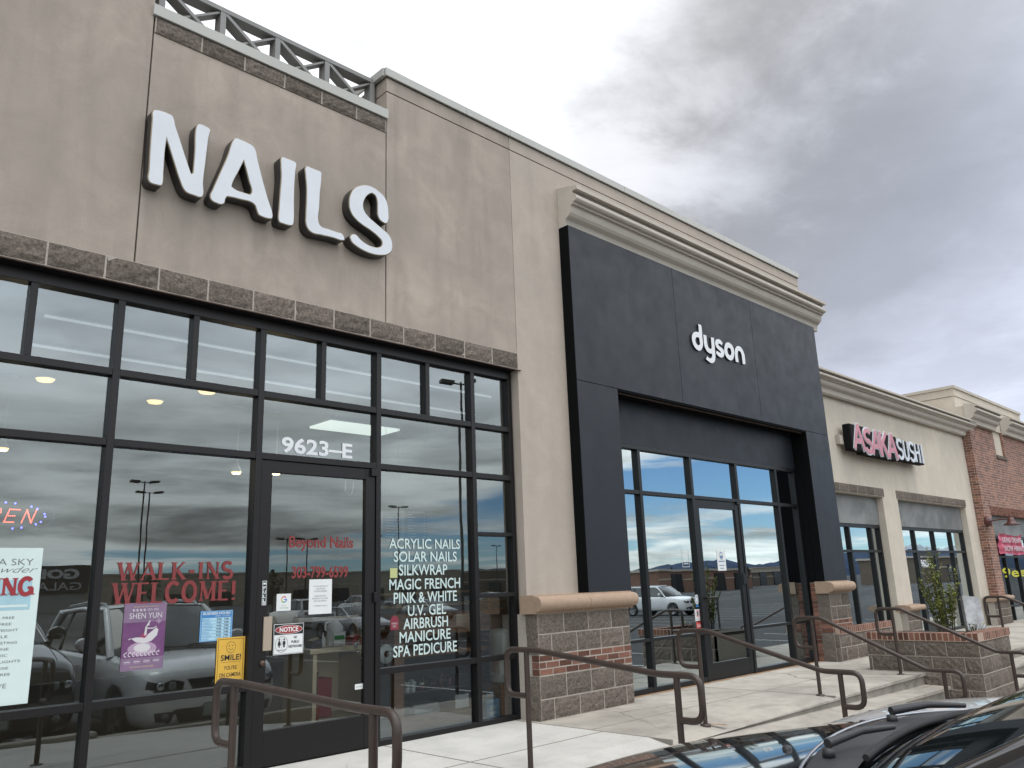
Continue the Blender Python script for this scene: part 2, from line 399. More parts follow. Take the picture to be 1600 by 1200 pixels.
def letters_obj(name, loops, y, depth, mats, parent, rim=0.0):
    me = outline_mesh(loops, y, depth, rim)
    for mm in mats: me.materials.append(mm)
    bm = bmesh.new(); bm.from_mesh(me); bmesh.ops.recalc_face_normals(bm, faces=bm.faces); bm.to_mesh(me); bm.free()
    for p in me.polygons:
        ny = abs(p.normal.y); p.material_index = 0 if ny > .97 else (2 if len(mats) > 2 and ny > .2 else 1)
    o = bpy.data.objects.new(name, me); col.objects.link(o); o.parent = parent; return o

# stroke lettering: every glyph is a list of polylines on a 1-high body
def arc(cx, cy, rx, ry, a0, a1, n=12): return [(cx + rx * math.cos(R(a0 + (a1 - a0) * i / n)), cy + ry * math.sin(R(a0 + (a1 - a0) * i / n))) for i in range(n + 1)]
GL = {
 'A': (.8, [('t', [(.04, 0), (.40, 1)]), ('T', [(.40, 1), (.76, 0)]), ('t', [(.18, .34), (.62, .34)])]),
 'C': (.78, [('T', arc(.42, .5, .36, .48, 45, 180)), ('T', arc(.42, .5, .36, .48, 180, 315))]),
 'E': (.66, [('T', [(.12, 0), (.12, 1)]), ('t', [(.12, .97), (.62, .97)]), ('t', [(.12, .51), (.52, .51)]), ('t', [(.12, .03), (.64, .03)])]),
 'G': (.84, [('T', arc(.42, .5, .36, .48, 45, 180)), ('T', arc(.42, .5, .36, .48, 180, 330)), ('T', [(.73, .05), (.73, .42)]), ('t', [(.50, .42), (.80, .42)])]),
 'H': (.82, [('T', [(.12, 0), (.12, 1)]), ('T', [(.70, 0), (.70, 1)]), ('t', [(.12, .52), (.70, .52)])]),
 'I': (.34, [('T', [(.17, 0), (.17, 1)])]),
 'K': (.80, [('T', [(.12, 0), (.12, 1)]), ('t', [(.14, .40), (.68, 1)]), ('T', [(.30, .56), (.72, 0)])]),
 'L': (.64, [('T', [(.12, 0), (.12, 1)]), ('t', [(.12, .03), (.62, .03)])]),
 'M': (1.0, [('t', [(.12, 0), (.14, 1)]), ('T', [(.14, 1), (.50, .1)]), ('t', [(.50, .1), (.86, 1)]), ('T', [(.86, 1), (.88, 0)])]),
 'N': (.84, [('t', [(.12, 0), (.12, 1)]), ('T', [(.12, 1), (.72, 0)]), ('t', [(.72, 0), (.72, 1)])]),
 'O': (.88, [('T', arc(.44, .5, .36, .48, 90, 270)), ('T', arc(.44, .5, .36, .48, -90, 90))]),
 'S': (.70, [('T', arc(.35, .74, .26, .24, 30, 180, 8) + arc(.35, .74, .26, .24, 180, 265, 5) + [(.42, .485)] + arc(.36, .26, .27, .24, 70, -90, 9) + arc(.36, .26, .27, .24, -90, -155, 5))]),
 'U': (.80, [('T', [(.12, 1), (.12, .35)] + arc(.40, .32, .28, .30, 180, 360, 10) + [(.68, .35), (.68, 1)])]),
 'W': (1.1, [('T', [(.04, 1), (.30, 0)]), ('t', [(.30, 0), (.55, .95)]), ('T', [(.55, .95), (.80, 0)]), ('t', [(.80, 0), (1.06, 1)])]),
 '-': (.44, [('T', [(.06, .45), (.38, .45)])]),
 '!': (.32, [('T', [(.16, .28), (.16, 1)]), ('T', [(.16, 0), (.16, .11)])]),
}
def stroke_text(mb, s, x0, x1, z0, z1, y, thick=.16, thin=.09, serif=0.0, m=0, gap=.06, depth=0.0, mside=None, only=None):
    tot = sum(GL[c][0] if c != ' ' else .4 for c in s) + gap * (len(s) - 1); sx = (x1 - x0) / tot; sz = z1 - z0; x = 0; q = 0
    for c in s:
        if c == ' ': x += .4 + gap; continue
        w, st = GL[c]
        for kind, pl in st:
            t = (thick if kind == 'T' else thin) * sz; P = [Vector((x0 + (x + a) * sx, z0 + b * sz)) for a, b in pl]
            P = [p for i_, p in enumerate(P) if i_ == 0 or (p - P[i_ - 1]).length > 1e-5]; n = len(P); Lf, Rt = [], []
            for i in range(n):
                d1 = (P[i] - P[i - 1]).normalized() if i else (P[1] - P[0]).normalized(); d2 = (P[i + 1] - P[i]).normalized() if i < n - 1 else d1
                d = (d1 + d2).normalized(); nn = Vector((-d.y, d.x)); h = t / 2 / max(.5, nn.dot(Vector((-d1.y, d1.x))))
                Lf.append(P[i] + nn * h); Rt.append(P[i] - nn * h)
            q += 1; yy = y - q * .00004
            if depth:
                mb.prism(Lf + Rt[::-1], yy, y + depth, m, mside)
            else:
                vs = [(p.x, yy, p.y) for p in Lf] + [(p.x, yy, p.y) for p in Rt]
                mb.add(vs, [(i, i + 1, n + i + 1, n + i) for i in range(n - 1)], m)
            if serif and c not in '-!':
                for e in (P[0], P[-1]):
                    if (abs(e.y - z0) < .06 * sz or abs(e.y - z1) < .06 * sz) and len(pl) == 2 and abs(pl[0][1] - pl[1][1]) > .3:
                        q += 1; zz = z0 + .03 * sz if abs(e.y - z0) < .06 * sz else z1 - .03 * sz; hw = t / 2 + serif * sz
                        mb.add([(e.x - hw, y - q * .00004, zz - .03 * sz), (e.x + hw, y - q * .00004, zz - .03 * sz), (e.x + hw, y - q * .00004, zz + .03 * sz), (e.x - hw, y - q * .00004, zz + .03 * sz)], [(0, 1, 2, 3)], m)
        x += w + gap

def wall(mb, x0, x1, z0, z1, y0, y1, holes, m=0):
    """wall slab with rectangular openings, cut into butted pieces"""
    xs = sorted({x0, x1, *[h[0] for h in holes], *[h[1] for h in holes]}); xs = [x for x in xs if x0 <= x <= x1]
    for a, b in zip(xs, xs[1:]):
        hs = sorted([(h[2], h[3]) for h in holes if h[0] <= a + 1e-6 and h[1] >= b - 1e-6]); z = z0
        for ha, hb in hs:
            if ha > z + 1e-6: mb.box(a, b, y0, y1, z, ha, m)
            z = max(z, hb)
        if z1 > z + 1e-6: mb.box(a, b, y0, y1, z, z1, m)

def rough_block(mb, x0, x1, z0, z1, y, depth=.1, amp=.010, nx=7, nz=4, m=0, face='-y'):
    """one split-face block: jagged front, straight arrises"""
    t = random.random(); g = []
    for j in range(nz + 1):
        for i in range(nx + 1):
            u, w = i / nx, j / nz; e = min(u, 1 - u, w, 1 - w)
            d = -(amp * .5 * min(1, e * 5) + random.uniform(0, amp) * (1.2 if e > .01 else .3)) - .0015
            a = x0 + (x1 - x0) * u; zz = z0 + (z1 - z0) * w
            g.append((a, y + d, zz) if face == '-y' else (y + d, a, zz))
    n = nx + 1; fs = [(j * n + i, j * n + i + 1, (j + 1) * n + i + 1, (j + 1) * n + i) for j in range(nz) for i in range(nx)]
    o = len(mb.v)
    mb.add(g, fs, m, t)
    # sides back into the wall
    bd = [(i, 0) for i in range(nx + 1)] + [(nx, j) for j in range(1, nz + 1)] + [(i, nz) for i in range(nx - 1, -1, -1)] + [(0, j) for j in range(nz - 1, 0, -1)]
    fr = [g[j * n + i] for i, j in bd]; bk = [(p[0], y + depth, p[2]) if face == '-y' else (y + depth, p[1], p[2]) for p in fr]
    N = len(fr); mb.add(fr + bk, [(i, (i + 1) % N, (i + 1) % N + N, i + N) for i in range(N)], m, t)

def block_courses(mb, x0, x1, courses, y, m=0, face='-y', w=.406, off=0.0, joint=.014, depth=.09):
    """courses: list of (z0, z1); running bond"""
    for k, (z0, z1) in enumerate(courses):
        x = x0 - ((w / 2) if (k + off) % 2 else 0)
        while x < x1 - .02:
            a, b = max(x, x0), min(x + w, x1)
            if b - a > .03: rough_block(mb, a + joint / 2, b - joint / 2, z0 + joint / 2, z1 - joint / 2, y, depth, nx=max(2, int((b - a) / .055)), m=m, face=face)
            x += w
def brick_courses(mb, x0, x1, z0, n, y, m=0, face='-y', w=.203, h=.0677, joint=.014, depth=.06):
    for k in range(n):
        x = x0 - (w / 2 if k % 2 else 0)
        while x < x1 - .01:
            a, b = max(x, x0) + joint / 2, min(x + w, x1) - joint / 2
            if b - a > .02:
                t = random.random(); dd = random.uniform(-.002, .002); za, zb = z0 + k * h + joint / 2, z0 + (k + 1) * h - joint / 2
                if face == '-y': mb.box(a, b, y + dd, y + depth, za, zb, m, t)
                else: mb.box(y + dd, y + depth, a, b, za, zb, m, t)
            x += w

def panes(rects, y, name, m, parent, tilt=.0012):
    mb = MB()
    for (x0, x1, z0, z1) in rects:
        a, b, c = [random.uniform(-tilt, tilt) for _ in range(3)]
        mb.add([(x0, y + a, z0), (x1, y + b, z0), (x1, y + c, z1), (x0, y + a + c - b, z1)], [(0, 1, 2, 3)])
    return mb.build(name, m, parent, fix=False)
NAILS = {'N': [[(2.084, 5.226), (2.103, 5.242), (2.157, 5.254), (2.212, 5.253), (2.245, 5.246), (2.260, 5.226), (2.279, 5.160), (2.312, 5.080), (2.373, 4.926), (2.432, 4.779), (2.443, 4.787), (2.445, 4.974), (2.445, 5.223), (2.460, 5.256), (2.482, 5.267), (2.527, 5.264), (2.562, 5.254), (2.577, 5.238), (2.564, 5.168), (2.557, 5.070), (2.548, 4.896), (2.540, 4.737), (2.543, 4.603), (2.527, 4.588), (2.461, 4.586), (2.404, 4.592), (2.379, 4.610), (2.337, 4.687), (2.277, 4.838), (2.214, 5.000), (2.209, 4.915), (2.210, 4.713), (2.208, 4.597), (2.198, 4.580), (2.150, 4.576), (2.110, 4.579), (2.092, 4.596), (2.089, 4.689), (2.084, 4.939), (2.083, 5.142)]], 'A': [[(2.780, 5.237), (2.800, 5.258), (2.852, 5.260), (2.916, 5.254), (2.959, 5.244), (2.981, 5.227), (3.019, 5.112), (3.069, 4.953), (3.130, 4.776), (3.182, 4.628), (3.175, 4.592), (3.138, 4.582), (3.073, 4.584), (3.043, 4.593), (3.024, 4.627), (3.001, 4.674), (2.968, 4.687), (2.880, 4.683), (2.798, 4.677), (2.753, 4.670), (2.740, 4.645), (2.732, 4.603), (2.708, 4.581), (2.664, 4.578), (2.616, 4.591), (2.599, 4.622), (2.618, 4.696), (2.668, 4.855), (2.729, 5.049)], [(2.883, 5.052), (2.907, 4.984), (2.938, 4.886), (2.967, 4.787), (2.954, 4.763), (2.897, 4.763), (2.825, 4.766), (2.789, 4.782), (2.801, 4.833), (2.837, 4.926)]], 'I': [[(3.237, 5.227), (3.247, 5.239), (3.296, 5.243), (3.345, 5.242), (3.383, 5.237), (3.397, 5.220), (3.392, 5.136), (3.387, 5.015), (3.387, 4.843), (3.390, 4.620), (3.381, 4.590), (3.351, 4.580), (3.287, 4.578), (3.245, 4.583), (3.234, 4.598), (3.234, 4.729), (3.239, 4.889), (3.244, 5.040), (3.237, 5.145)]], 'L': [[(3.486, 5.220), (3.500, 5.238), (3.551, 5.240), (3.608, 5.238), (3.649, 5.236), (3.666, 5.225), (3.665, 5.133), (3.655, 5.019), (3.650, 4.863), (3.649, 4.704), (3.668, 4.678), (3.749, 4.672), (3.842, 4.669), (3.901, 4.667), (3.919, 4.648), (3.935, 4.609), (3.914, 4.595), (3.797, 4.591), (3.671, 4.581), (3.581, 4.576), (3.535, 4.600), (3.510, 4.646), (3.505, 4.741), (3.507, 4.882), (3.503, 5.033), (3.490, 5.138)]], 'S': [[(4.432, 4.943), (4.408, 4.922), (4.369, 4.924), (4.330, 4.944), (4.307, 4.981), (4.302, 5.049), (4.297, 5.141), (4.278, 5.187), (4.242, 5.198), (4.195, 5.168), (4.157, 5.112), (4.139, 5.043), (4.152, 4.984), (4.197, 4.940), (4.279, 4.897), (4.370, 4.855), (4.435, 4.822), (4.474, 4.775), (4.491, 4.710), (4.481, 4.650), (4.435, 4.597), (4.358, 4.564), (4.256, 4.548), (4.157, 4.554), (4.071, 4.575), (4.003, 4.612), (3.982, 4.655), (4.002, 4.686), (4.032, 4.703), (4.063, 4.701), (4.106, 4.669), (4.181, 4.640), (4.256, 4.633), (4.325, 4.647), (4.357, 4.678), (4.355, 4.718), (4.319, 4.747), (4.229, 4.790), (4.129, 4.822), (4.042, 4.864), (3.987, 4.926), (3.970, 5.011), (3.984, 5.106), (4.026, 5.184), (4.087, 5.236), (4.168, 5.271), (4.258, 5.274), (4.329, 5.251), (4.388, 5.218), (4.424, 5.158), (4.441, 5.069)]]}
WORD = {'d': [[(9.949, 4.983), (10.025, 4.983), (10.034, 4.922), (10.027, 4.802), (10.025, 4.676), (9.990, 4.618), (9.925, 4.571), (9.857, 4.572), (9.789, 4.610), (9.750, 4.675), (9.747, 4.748), (9.783, 4.806), (9.852, 4.845), (9.941, 4.855), (9.952, 4.905)], [(9.883, 4.770), (9.939, 4.770), (9.945, 4.727), (9.943, 4.675), (9.907, 4.646), (9.865, 4.657), (9.833, 4.691), (9.836, 4.732)]], 'y': [[(10.059, 4.841), (10.140, 4.846), (10.142, 4.764), (10.150, 4.699), (10.175, 4.659), (10.212, 4.645), (10.253, 4.673), (10.261, 4.742), (10.265, 4.842), (10.349, 4.847), (10.344, 4.727), (10.341, 4.622), (10.332, 4.531), (10.282, 4.456), (10.207, 4.432), (10.132, 4.445), (10.066, 4.470), (10.115, 4.519), (10.161, 4.501), (10.213, 4.507), (10.246, 4.546), (10.253, 4.584), (10.200, 4.578), (10.138, 4.589), (10.087, 4.628), (10.059, 4.689), (10.059, 4.763)]], 's': [[(10.584, 4.806), (10.554, 4.770), (10.499, 4.783), (10.459, 4.779), (10.454, 4.755), (10.504, 4.734), (10.574, 4.713), (10.607, 4.673), (10.582, 4.608), (10.514, 4.570), (10.435, 4.575), (10.362, 4.611), (10.397, 4.658), (10.447, 4.641), (10.499, 4.635), (10.510, 4.656), (10.454, 4.680), (10.393, 4.710), (10.363, 4.761), (10.393, 4.819), (10.458, 4.848), (10.537, 4.843)]], 'o': [[(10.736, 4.850), (10.811, 4.845), (10.874, 4.810), (10.902, 4.738), (10.877, 4.648), (10.816, 4.584), (10.744, 4.568), (10.667, 4.593), (10.618, 4.656), (10.618, 4.732), (10.660, 4.809)], [(10.749, 4.771), (10.794, 4.757), (10.814, 4.714), (10.797, 4.665), (10.759, 4.643), (10.720, 4.659), (10.698, 4.701), (10.709, 4.745)]], 'n': [[(11.036, 4.846), (11.120, 4.839), (11.176, 4.795), (11.206, 4.729), (11.204, 4.580), (11.123, 4.571), (11.121, 4.668), (11.108, 4.743), (11.064, 4.773), (11.019, 4.763), (10.999, 4.716), (11.000, 4.577), (10.918, 4.571), (10.914, 4.655), (10.927, 4.758), (10.965, 4.811)]]}

# ================================================================== the setting
def lot_z(x): return -.35 - .03 * min(max(x, 0), 12)
g = MB()
xs = [-20000, -300, 0, 4, 8, 12, 300, 20000]; ys = [-20000, -400, -60, -3.6, 60, 20000]
g.add([(x, y, lot_z(x) if abs(y) < 500 else -.7) for y in ys for x in xs], [(j * 8 + i, j * 8 + i + 1, (j + 1) * 8 + i + 1, (j + 1) * 8 + i) for j in range(5) for i in range(7)])
tag(g.build('parking_lot', asph_m), kind='structure')
pm = MB()
for row in (-3.9, -16, -38, -60, -82, -104):
    for i in range(-6, 60):
        x = .6 + 2.74 * i; L = 5.2 if row == -3.9 else 10.4
        z0, z1 = lot_z(x) + .006, lot_z(x + .1) + .006
        pm.add([(x, row, z0), (x + .1, row, z1), (x + .1, row - L, z1), (x, row - L, z0)], [(0, 1, 2, 3)])
tag(pm.build('parking_lines', paintw_m), kind='structure')

def ramp_z(x, y):
    b = -.05 if x < 2.27 else (-.08 - (x - 2.27) * .0211 if x < 4.64 else -.13 - (x - 4.64) * .12)
    return 0.0 if y > -1.6 else b * (-1.6 - y) / 1.6
sw = MB(); xs = [-12, -4, 0, 2.27, 3.4, 4.64, 5.4, 6.19]; ys = [.12, -.8, -1.6, -2.1, -2.6, -3.2, -3.56]
sw.add([(x, y, ramp_z(x, y)) for y in ys for x in xs] + [(x, -3.56, -1.0) for x in xs], [(j * 8 + i, j * 8 + i + 1, (j + 1) * 8 + i + 1, (j + 1) * 8 + i) for j in range(7) for i in range(7)])
tag(sw.build('sidewalk', concnew_m), kind='structure')
st = MB(); xs = [6.19] + [6.2 + 5.5 * i / 14 for i in range(1, 15)] + [14, 20, 36]
rows = [(.62, 0), (-1.6, 0), (-1.85, 0), (-1.856, -.035), (-1.826, -.04), (-1.822, -.15), (-2.15, -.158), (-2.156, -.193), (-2.126, -.198), (-2.122, -.308), (-2.46, -.316), (-2.466, -.351), (-2.436, -.356), (-2.432, -.466), (-3.56, -.50), (-3.565, -1.2)]
vs = []
for y, zs in rows:
    for x in xs:
        s = min(1, max(0, (x - 6.2) / 5.5)); rz = 0 if y > -1.6 else -(-1.6 - y) / 1.6 * .316
        vs.append((x, y, (1 - s) * rz + s * zs if y > -3.562 else -1.2))
n = len(xs); st.add(vs, [(j * n + i, j * n + i + 1, (j + 1) * n + i + 1, (j + 1) * n + i) for j in range(len(rows) - 1) for i in range(n - 1)])
so__ = st.build('entrance_steps', [conc_m, concrete('concrete_riser_shade', (.40, .37, .32), .34, .5)])  # riser faces take a darker concrete: their shade is put into the colour
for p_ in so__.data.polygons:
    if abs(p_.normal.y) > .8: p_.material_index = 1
tag(so__, kind='structure')
kb = MB()
for a, b in ((-12, 0), (0, 3.4), (3.4, 6.2), (6.2, 9), (9, 36)):
    za, zb = max(ramp_z(min(a, 6.2), -3.56), -.5) if a < 6.2 else -.36 - .02 * min(a - 6.2, 4), 0
    kb.box(a, b - .008, -3.57, -3.72, -1.1, (za if a < 6.2 else -.42))
tag(kb.build('kerb', conc_m, bevel=.02), kind='structure')
jn = MB()
jn.box(6.186, 6.204, -1.84, .1, -.05, .003); jn.box(6.2, 12.1, -.92, -.908, -.02, .0025); jn.box(9.38, 9.392, -1.83, .1, -.02, .0025)
jn.box(4.55, 4.562, -1.58, .1, -.02, .003); jn.box(2.2, 2.212, -1.58, .1, -.02, .003); jn.box(-3, 6.18, -1.075, -1.063, -.02, .003)
tag(jn.build('walk_joints', joint_m), kind='structure')
# distant range
hm = MB(); ridge = [(-9000, 90), (-4000, 130), (0, 120), (1500, 150), (3000, 135), (5000, 140), (6300, 150), (7300, 110), (8200, 185), (9100, 225), (9900, 150), (10600, 190), (11500, 330), (12200, 290), (13200, 340), (14500, 280), (16500, 360), (20000, 250), (26000, 300)]
pts = []
for (a, ha), (b, hb) in zip(ridge, ridge[1:]):
    for i in range(12):
        t = i / 12; pts.append((a + (b - a) * t, ha + (hb - ha) * t + random.uniform(-9, 9)))
N = len(pts)
hm.add([(x, -5000 + (abs(x) * .0), -5) for x, h in pts] + [(x + random.uniform(-60, 60), -5250, h * .55 + random.uniform(-8, 8)) for x, h in pts] + [(x, -5600, h * 1.1) for x, h in pts] + [(x, -6400, -5) for x, h in pts], [(j * N + i, j * N + i + 1, (j + 1) * N + i + 1, (j + 1) * N + i) for j in range(3) for i in range(N - 1)], smooth=True)
tag(hm.build('hills', mat('hill_haze_blue', (.045, .07, .125), .95, spec=.05, var=.3, vscale=.004)), kind='structure')  # blue base colour carries the distance haze, no air is built
sn = MB(); rg = [(9500, 240), (10500, 330), (11200, 440), (12000, 400), (12700, 470), (13600, 420), (15000, 480), (17000, 420), (19000, 380)]
pts = []
for (a, ha), (b, hb) in zip(rg, rg[1:]):
    for i in range(9): t = i / 9; pts.append((a + (b - a) * t, ha + (hb - ha) * t + random.uniform(-22, 22)))
N = len(pts); sn.add([(x * 1.3 + 4200, -6900, 60) for x, h in pts] + [(x * 1.3 + 4200, -7300, h * 1.3) for x, h in pts] + [(x * 1.3 + 4200, -7700, 0) for x, h in pts], [(j * N + i, j * N + i + 1, (j + 1) * N + i + 1, (j + 1) * N + i) for j in range(2) for i in range(N - 1)])
tag(sn.build('snowy_mountains', mat('snow_rock', (.55, .60, .68), .9, var=.35, vscale=.006)), kind='structure')

# ================================================================== nail salon
FW = .055
nail = empty('nail_salon_building', (3.2, 0, 0), label='tan stucco nail salon with tall dark bronze storefront windows and grey block lintel', cat='building')
w = MB()
wall(w, -6, 2.073, 0, 8.6, 0, .2, [(.2, 6.31, 0, 3.93)])
wall(w, 2.087, 4.488, 3.93, 6.03, 0, .2, []); w.box(2.087, 4.488, .004, .3, 6.03, 6.19)
w.box(4.502, 6.325, 0, .2, 3.93, 6.533); w.box(4.502, 6.325, 0, .2, 6.548, 6.715)
w.box(4.502, 4.7, .2, 3, 6.0, 6.715); w.box(1.9, 2.073, .2, 3, 6.0, 8.6)
gb = MB(); gb.box(1.9, 6.3, .016, .19, 3.935, 6.02); gb.box(4.52, 6.32, .016, .19, 6.5, 6.6)
parts = [w.build('stucco_wall', stucco_tan), gb.build('joint_backing', groove_m)]
lb = MB()
block_courses(lb, .246, 6.33, [(3.737, 3.932)], -.004, off=0); parts.append(lb.build('block_lintel', block_m))
lm = MB(); lm.box(.2, 6.325, -.006, .19, 3.734, 3.931); lm.box(2.087, 4.488, -.008, .0, 6.04, 6.19); parts.append(lm.build('mortar_joints', mortar_m))
pb = MB(); block_courses(pb, 2.09, 4.486, [(6.034, 6.198)], -.006, off=0); parts.append(pb.build('parapet_block', block_m))
an = MB(); an.box(.12, 6.365, -.022, .0, 3.725, 3.732); parts.append(an.build('steel_angle', steel_m)); an = MB(); an.box(.2, 6.31, .0, .1, 3.724, 3.733); parts.append(an.build('lintel_soffit', frame_m))
cp = MB()
cp.box(2.06, 4.505, -.03, .3, 6.196, 6.302); cp.box(4.47, 5.62, -.03, .35, 6.716, 6.812); cp.box(5.623, 6.33, -.03, .35, 6.716, 6.812); cp.box(4.45, 4.469, .0, 3, 6.716, 6.812)
parts.append(cp.build('coping', coping_m, bevel=.004))
dk = MB(); dk.box(2.1, 4.48, -.012, .2, 6.188, 6.1955); dk.box(4.49, 6.33, -.012, .2, 6.7085, 6.7155); parts.append(dk.build('coping_shadow_gap', groove_m))
fr = MB()
fr.box(.2, 6.31, .10, .2, 3.632, 3.724)
for x in (.228, .83, 2.05, 3.255, 4.49, 5.72, 6.283): fr.box(x - FW / 2, x + FW / 2, .10, .2, .0, 3.632)
for x in (1.436, 2.65, 3.87, 5.10): fr.box(x - .025, x + .025, .103, .2, 3.076, 3.632)
bays = [(.2555, .8025), (.8575, 2.0225), (2.0775, 3.2275), (3.2825, 4.4625), (4.5175, 5.6925), (5.7475, 6.2555)]
for i, (a, b) in enumerate(bays):
    fr.box(a, b, .103, .2, 3.02, 3.076); fr.box(a, b, .103, .2, 2.474, 2.53)
    if i != 3: fr.box(a, b, .103, .2, .60, .655); fr.box(a, b, .103, .2, 0, .048)
a, b = bays[5]; fr.box(a, b, .103, .2, 1.865, 1.905); fr.box(a, b, .103, .2, 1.232, 1.275)
parts.append(fr.build('storefront_frame', frame_m, bevel=.003))
# rubber glazing stops: slim lighter lines beside the mullions
rc = []
for i, (a, b) in enumerate(bays):
    c = {1: 1.436, 2: 2.65, 3: 3.87, 4: 5.10}.get(i)
    if c: rc += [(a, c - .025, 3.076, 3.632), (c + .025, b, 3.076, 3.632)]
    else: rc.append((a, b, 3.076, 3.632))
    rc.append((a, b, 2.53, 3.02))
    if i == 5: rc += [(a, b, 1.905, 2.474), (a, b, 1.275, 1.865), (a, b, .655, 1.232), (a, b, .048, .60)]
    elif i != 3: rc += [(a, b, .655, 2.474), (a, b, .048, .60)]
parts.append(panes(rc, .155, 'window_glass', glass_m, None))
adopt(nail, *parts)
# door
door = MB(); x0, x1 = 3.288, 4.457
door.box(x0, 3.392, .112, .162, .012, 2.468); door.box(4.353, x1, .112, .162, .012, 2.468); door.box(3.392, 4.353, .114, .162, 2.366, 2.468); door.box(3.392, 4.353, .114, .162, .012, .281)
d = door.build('door', frame_m, bevel=.003); adopt(nail, d)
dg = panes([(3.392, 4.353, .281, 2.366)], .14, 'door_glass', doorglass_m, d, .0)
h = MB(); h.box(3.357, 3.431, .098, .112, .897, 1.165); o = h.build('handle_plate', mat('beige_plate', (.40, .33, .25), .5), d, bevel=.002)
h = MB(); h.box(3.44, 4.34, .165, .2, 1.1, 1.135); h.box(3.44, 3.712, .18, .235, 1.125, 1.195); h.box(3.44, 3.72, .185, .23, 1.06, 1.09); h.build('push_bar', mat('aluminium', (.42, .39, .34), .45, metal=.6), d, bevel=.004)
h = MB(); h.lathe([(.0, .094), (.02, .094), (.024, .1), (.024, .113)], (3.36, 0, .80), axis='Y', n=16); h.build('lock', mat('bronze_lock', (.12, .08, .06), .35, metal=.7), d)
h = MB(); h.box(4.40, 4.47, .085, .112, 2.40, 2.47); h.build('hinge', frame_m, d, bevel=.003)
h = MB(); h.box(4.435, 4.475, .09, .112, 1.24, 1.33); h.box(4.44, 4.47, .084, .09, 1.245, 1.29); h.build('hinge', frame_m, d, bevel=.003)
# inside
inw = mat('interior_wall_paint', (.34, .30, .25), .9, var=.06); inc = mat('interior_ceiling_tile', (.36, .37, .37), .95, var=.05); infl = mat('interior_floor_tile', (.13, .115, .10), .35, var=.1)
room = []
m = MB(); m.box(-1, 9.3, .2, 10, -.1, -.004); room.append(m.build('interior_floor', infl))
m = MB(); m.box(-1, 9.3, .2, 10, 3.88, 3.98)
room.append(m.build('interior_ceiling', inc))
m = MB(); m.box(-1, 9.3, 10, 10.1, 0, 3.88); m.box(-1.1, -1, .2, 10, 0, 3.88); m.box(9.3, 9.4, .2, 10, 0, 3.88); m.box(6.33, 9.3, .21, .3, 0, 3.88)
room.append(m.build('interior_wall', inw))
m = MB(); m.box(-6, 6.32, 9.99, 12, 0, .2)
adopt(nail, *room)
m = MB(); m.box(-6, 6.33, .21, 12, 6.0, 6.05); o = m.build('roof', coping_m); adopt(nail, o)

# railing along the low parapet
rr = empty('roof_railing', (3.3, .2, 6.3), label='grey steel cross braced railing on the low parapet above the white letters', cat='railing')
top = MB(); top.box(2.0, 4.468, .17, .30, 6.70, 6.75); t1 = top.build('top_rail', roofrail_m, bevel=.004)
bt = MB(); bt.box(2.0, 4.47, .17, .30, 6.305, 6.335); t2 = bt.build('bottom_rail', roofrail_m, bevel=.004)
prt = [t1, t2]; px = [2.19 + .5625 * i for i in range(5)]
for x in px:
    q = MB(); q.box(x - .028, x + .028, .172, .298, 6.335, 6.70); prt.append(q.build('post', roofrail_m, bevel=.004))
for a, b in zip([1.63] + px, px):
    q = MB(); q.obox((a + .03, .236, 6.69), (b - .03, .236, 6.345), .034, .124, up=(0, 1, 0)); prt.append(q.build('cross_brace', roofrail_m))
    q = MB(); q.obox((a + .03, .24, 6.345), (b - .03, .24, 6.69), .02, .11, up=(0, 1, 0)); prt.append(q.build('cross_brace', roofrail_m))
adopt(rr, *prt)

# ================================================================== dark clad store
ds = empty('clad_store_building', (10, 0, 0), label='stucco store faced with a charcoal panel portal around its glass entrance', cat='building')
P = []
w = MB(); wall(w, 6.331, 13.8, 0, 6.533, 0, .2, [(7.95, 13.04, 0, 3.72)]); w.box(6.331, 13.8, 0, .2, 6.548, 6.715); w.box(13.6, 13.8, .2, 6, 3, 6.715); w.box(4.72, 13.6, .25, 6, 6.5, 6.6)
P.append(w.build('stucco_wall', stucco_light))
q = MB(); q.box(6.34, 13.79, .014, .19, 6.5, 6.6); P.append(q.build('joint_backing', groove_m))
c = MB()
for a, b in ((6.333, 8.6), (8.603, 11.2), (11.203, 13.83)): c.box(a, b, -.03, .35, 6.716, 6.812)
P.append(c.build('coping', coping_m, bevel=.004))
q = MB(); q.box(6.34, 13.8, -.012, .2, 6.7085, 6.7155); P.append(q.build('coping_shadow_gap', groove_m))
def ogee(y0, z0, sy=1.0, sz=1.0):
    p = [(0, .565), (-.335, .487), (-.335, .437), (-.262, .437), (-.258, .405), (-.30, .375), (-.318, .345), (-.318, .318), (-.298, .295), (-.26, .283), (-.258, .262), (-.222, .257), (-.218, .235), (-.214, .205), (-.203, .165), (-.178, .132), (-.146, .11), (-.126, .095), (-.116, .07), (-.108, .03), (-.105, -.02), (0, -.02)]
    return [(y0 + a * sy, z0 + b * sz) for a, b in p]
cn = MB(); cn.extr(ogee(-.002, 5.73), 7.168, 14.12); P.append(cn.build('cornice', trim_cream))
for a, b in ((7.173, 9.407), (9.412, 11.573), (11.578, 13.872)):
    q = MB(); q.box(a, b, -.155, -.004, 3.722, 5.735); P.append(q.build('cladding_panel', clad_m, bevel=.003))
for a, b in ((7.173, 7.95), (13.04, 13.872)):
    q = MB(); q.box(a, b, -.155, -.004, 1.237, 3.716); P.append(q.build('cladding_column', clad_m, bevel=.003))
sm_ = MB(); sm_.box(7.164, 7.171, -.153, -.003, 1.239, 5.733); P.append(sm_.build('side_trim', mat('matte_black', (.004, .0045, .005), .9, spec=.1)))
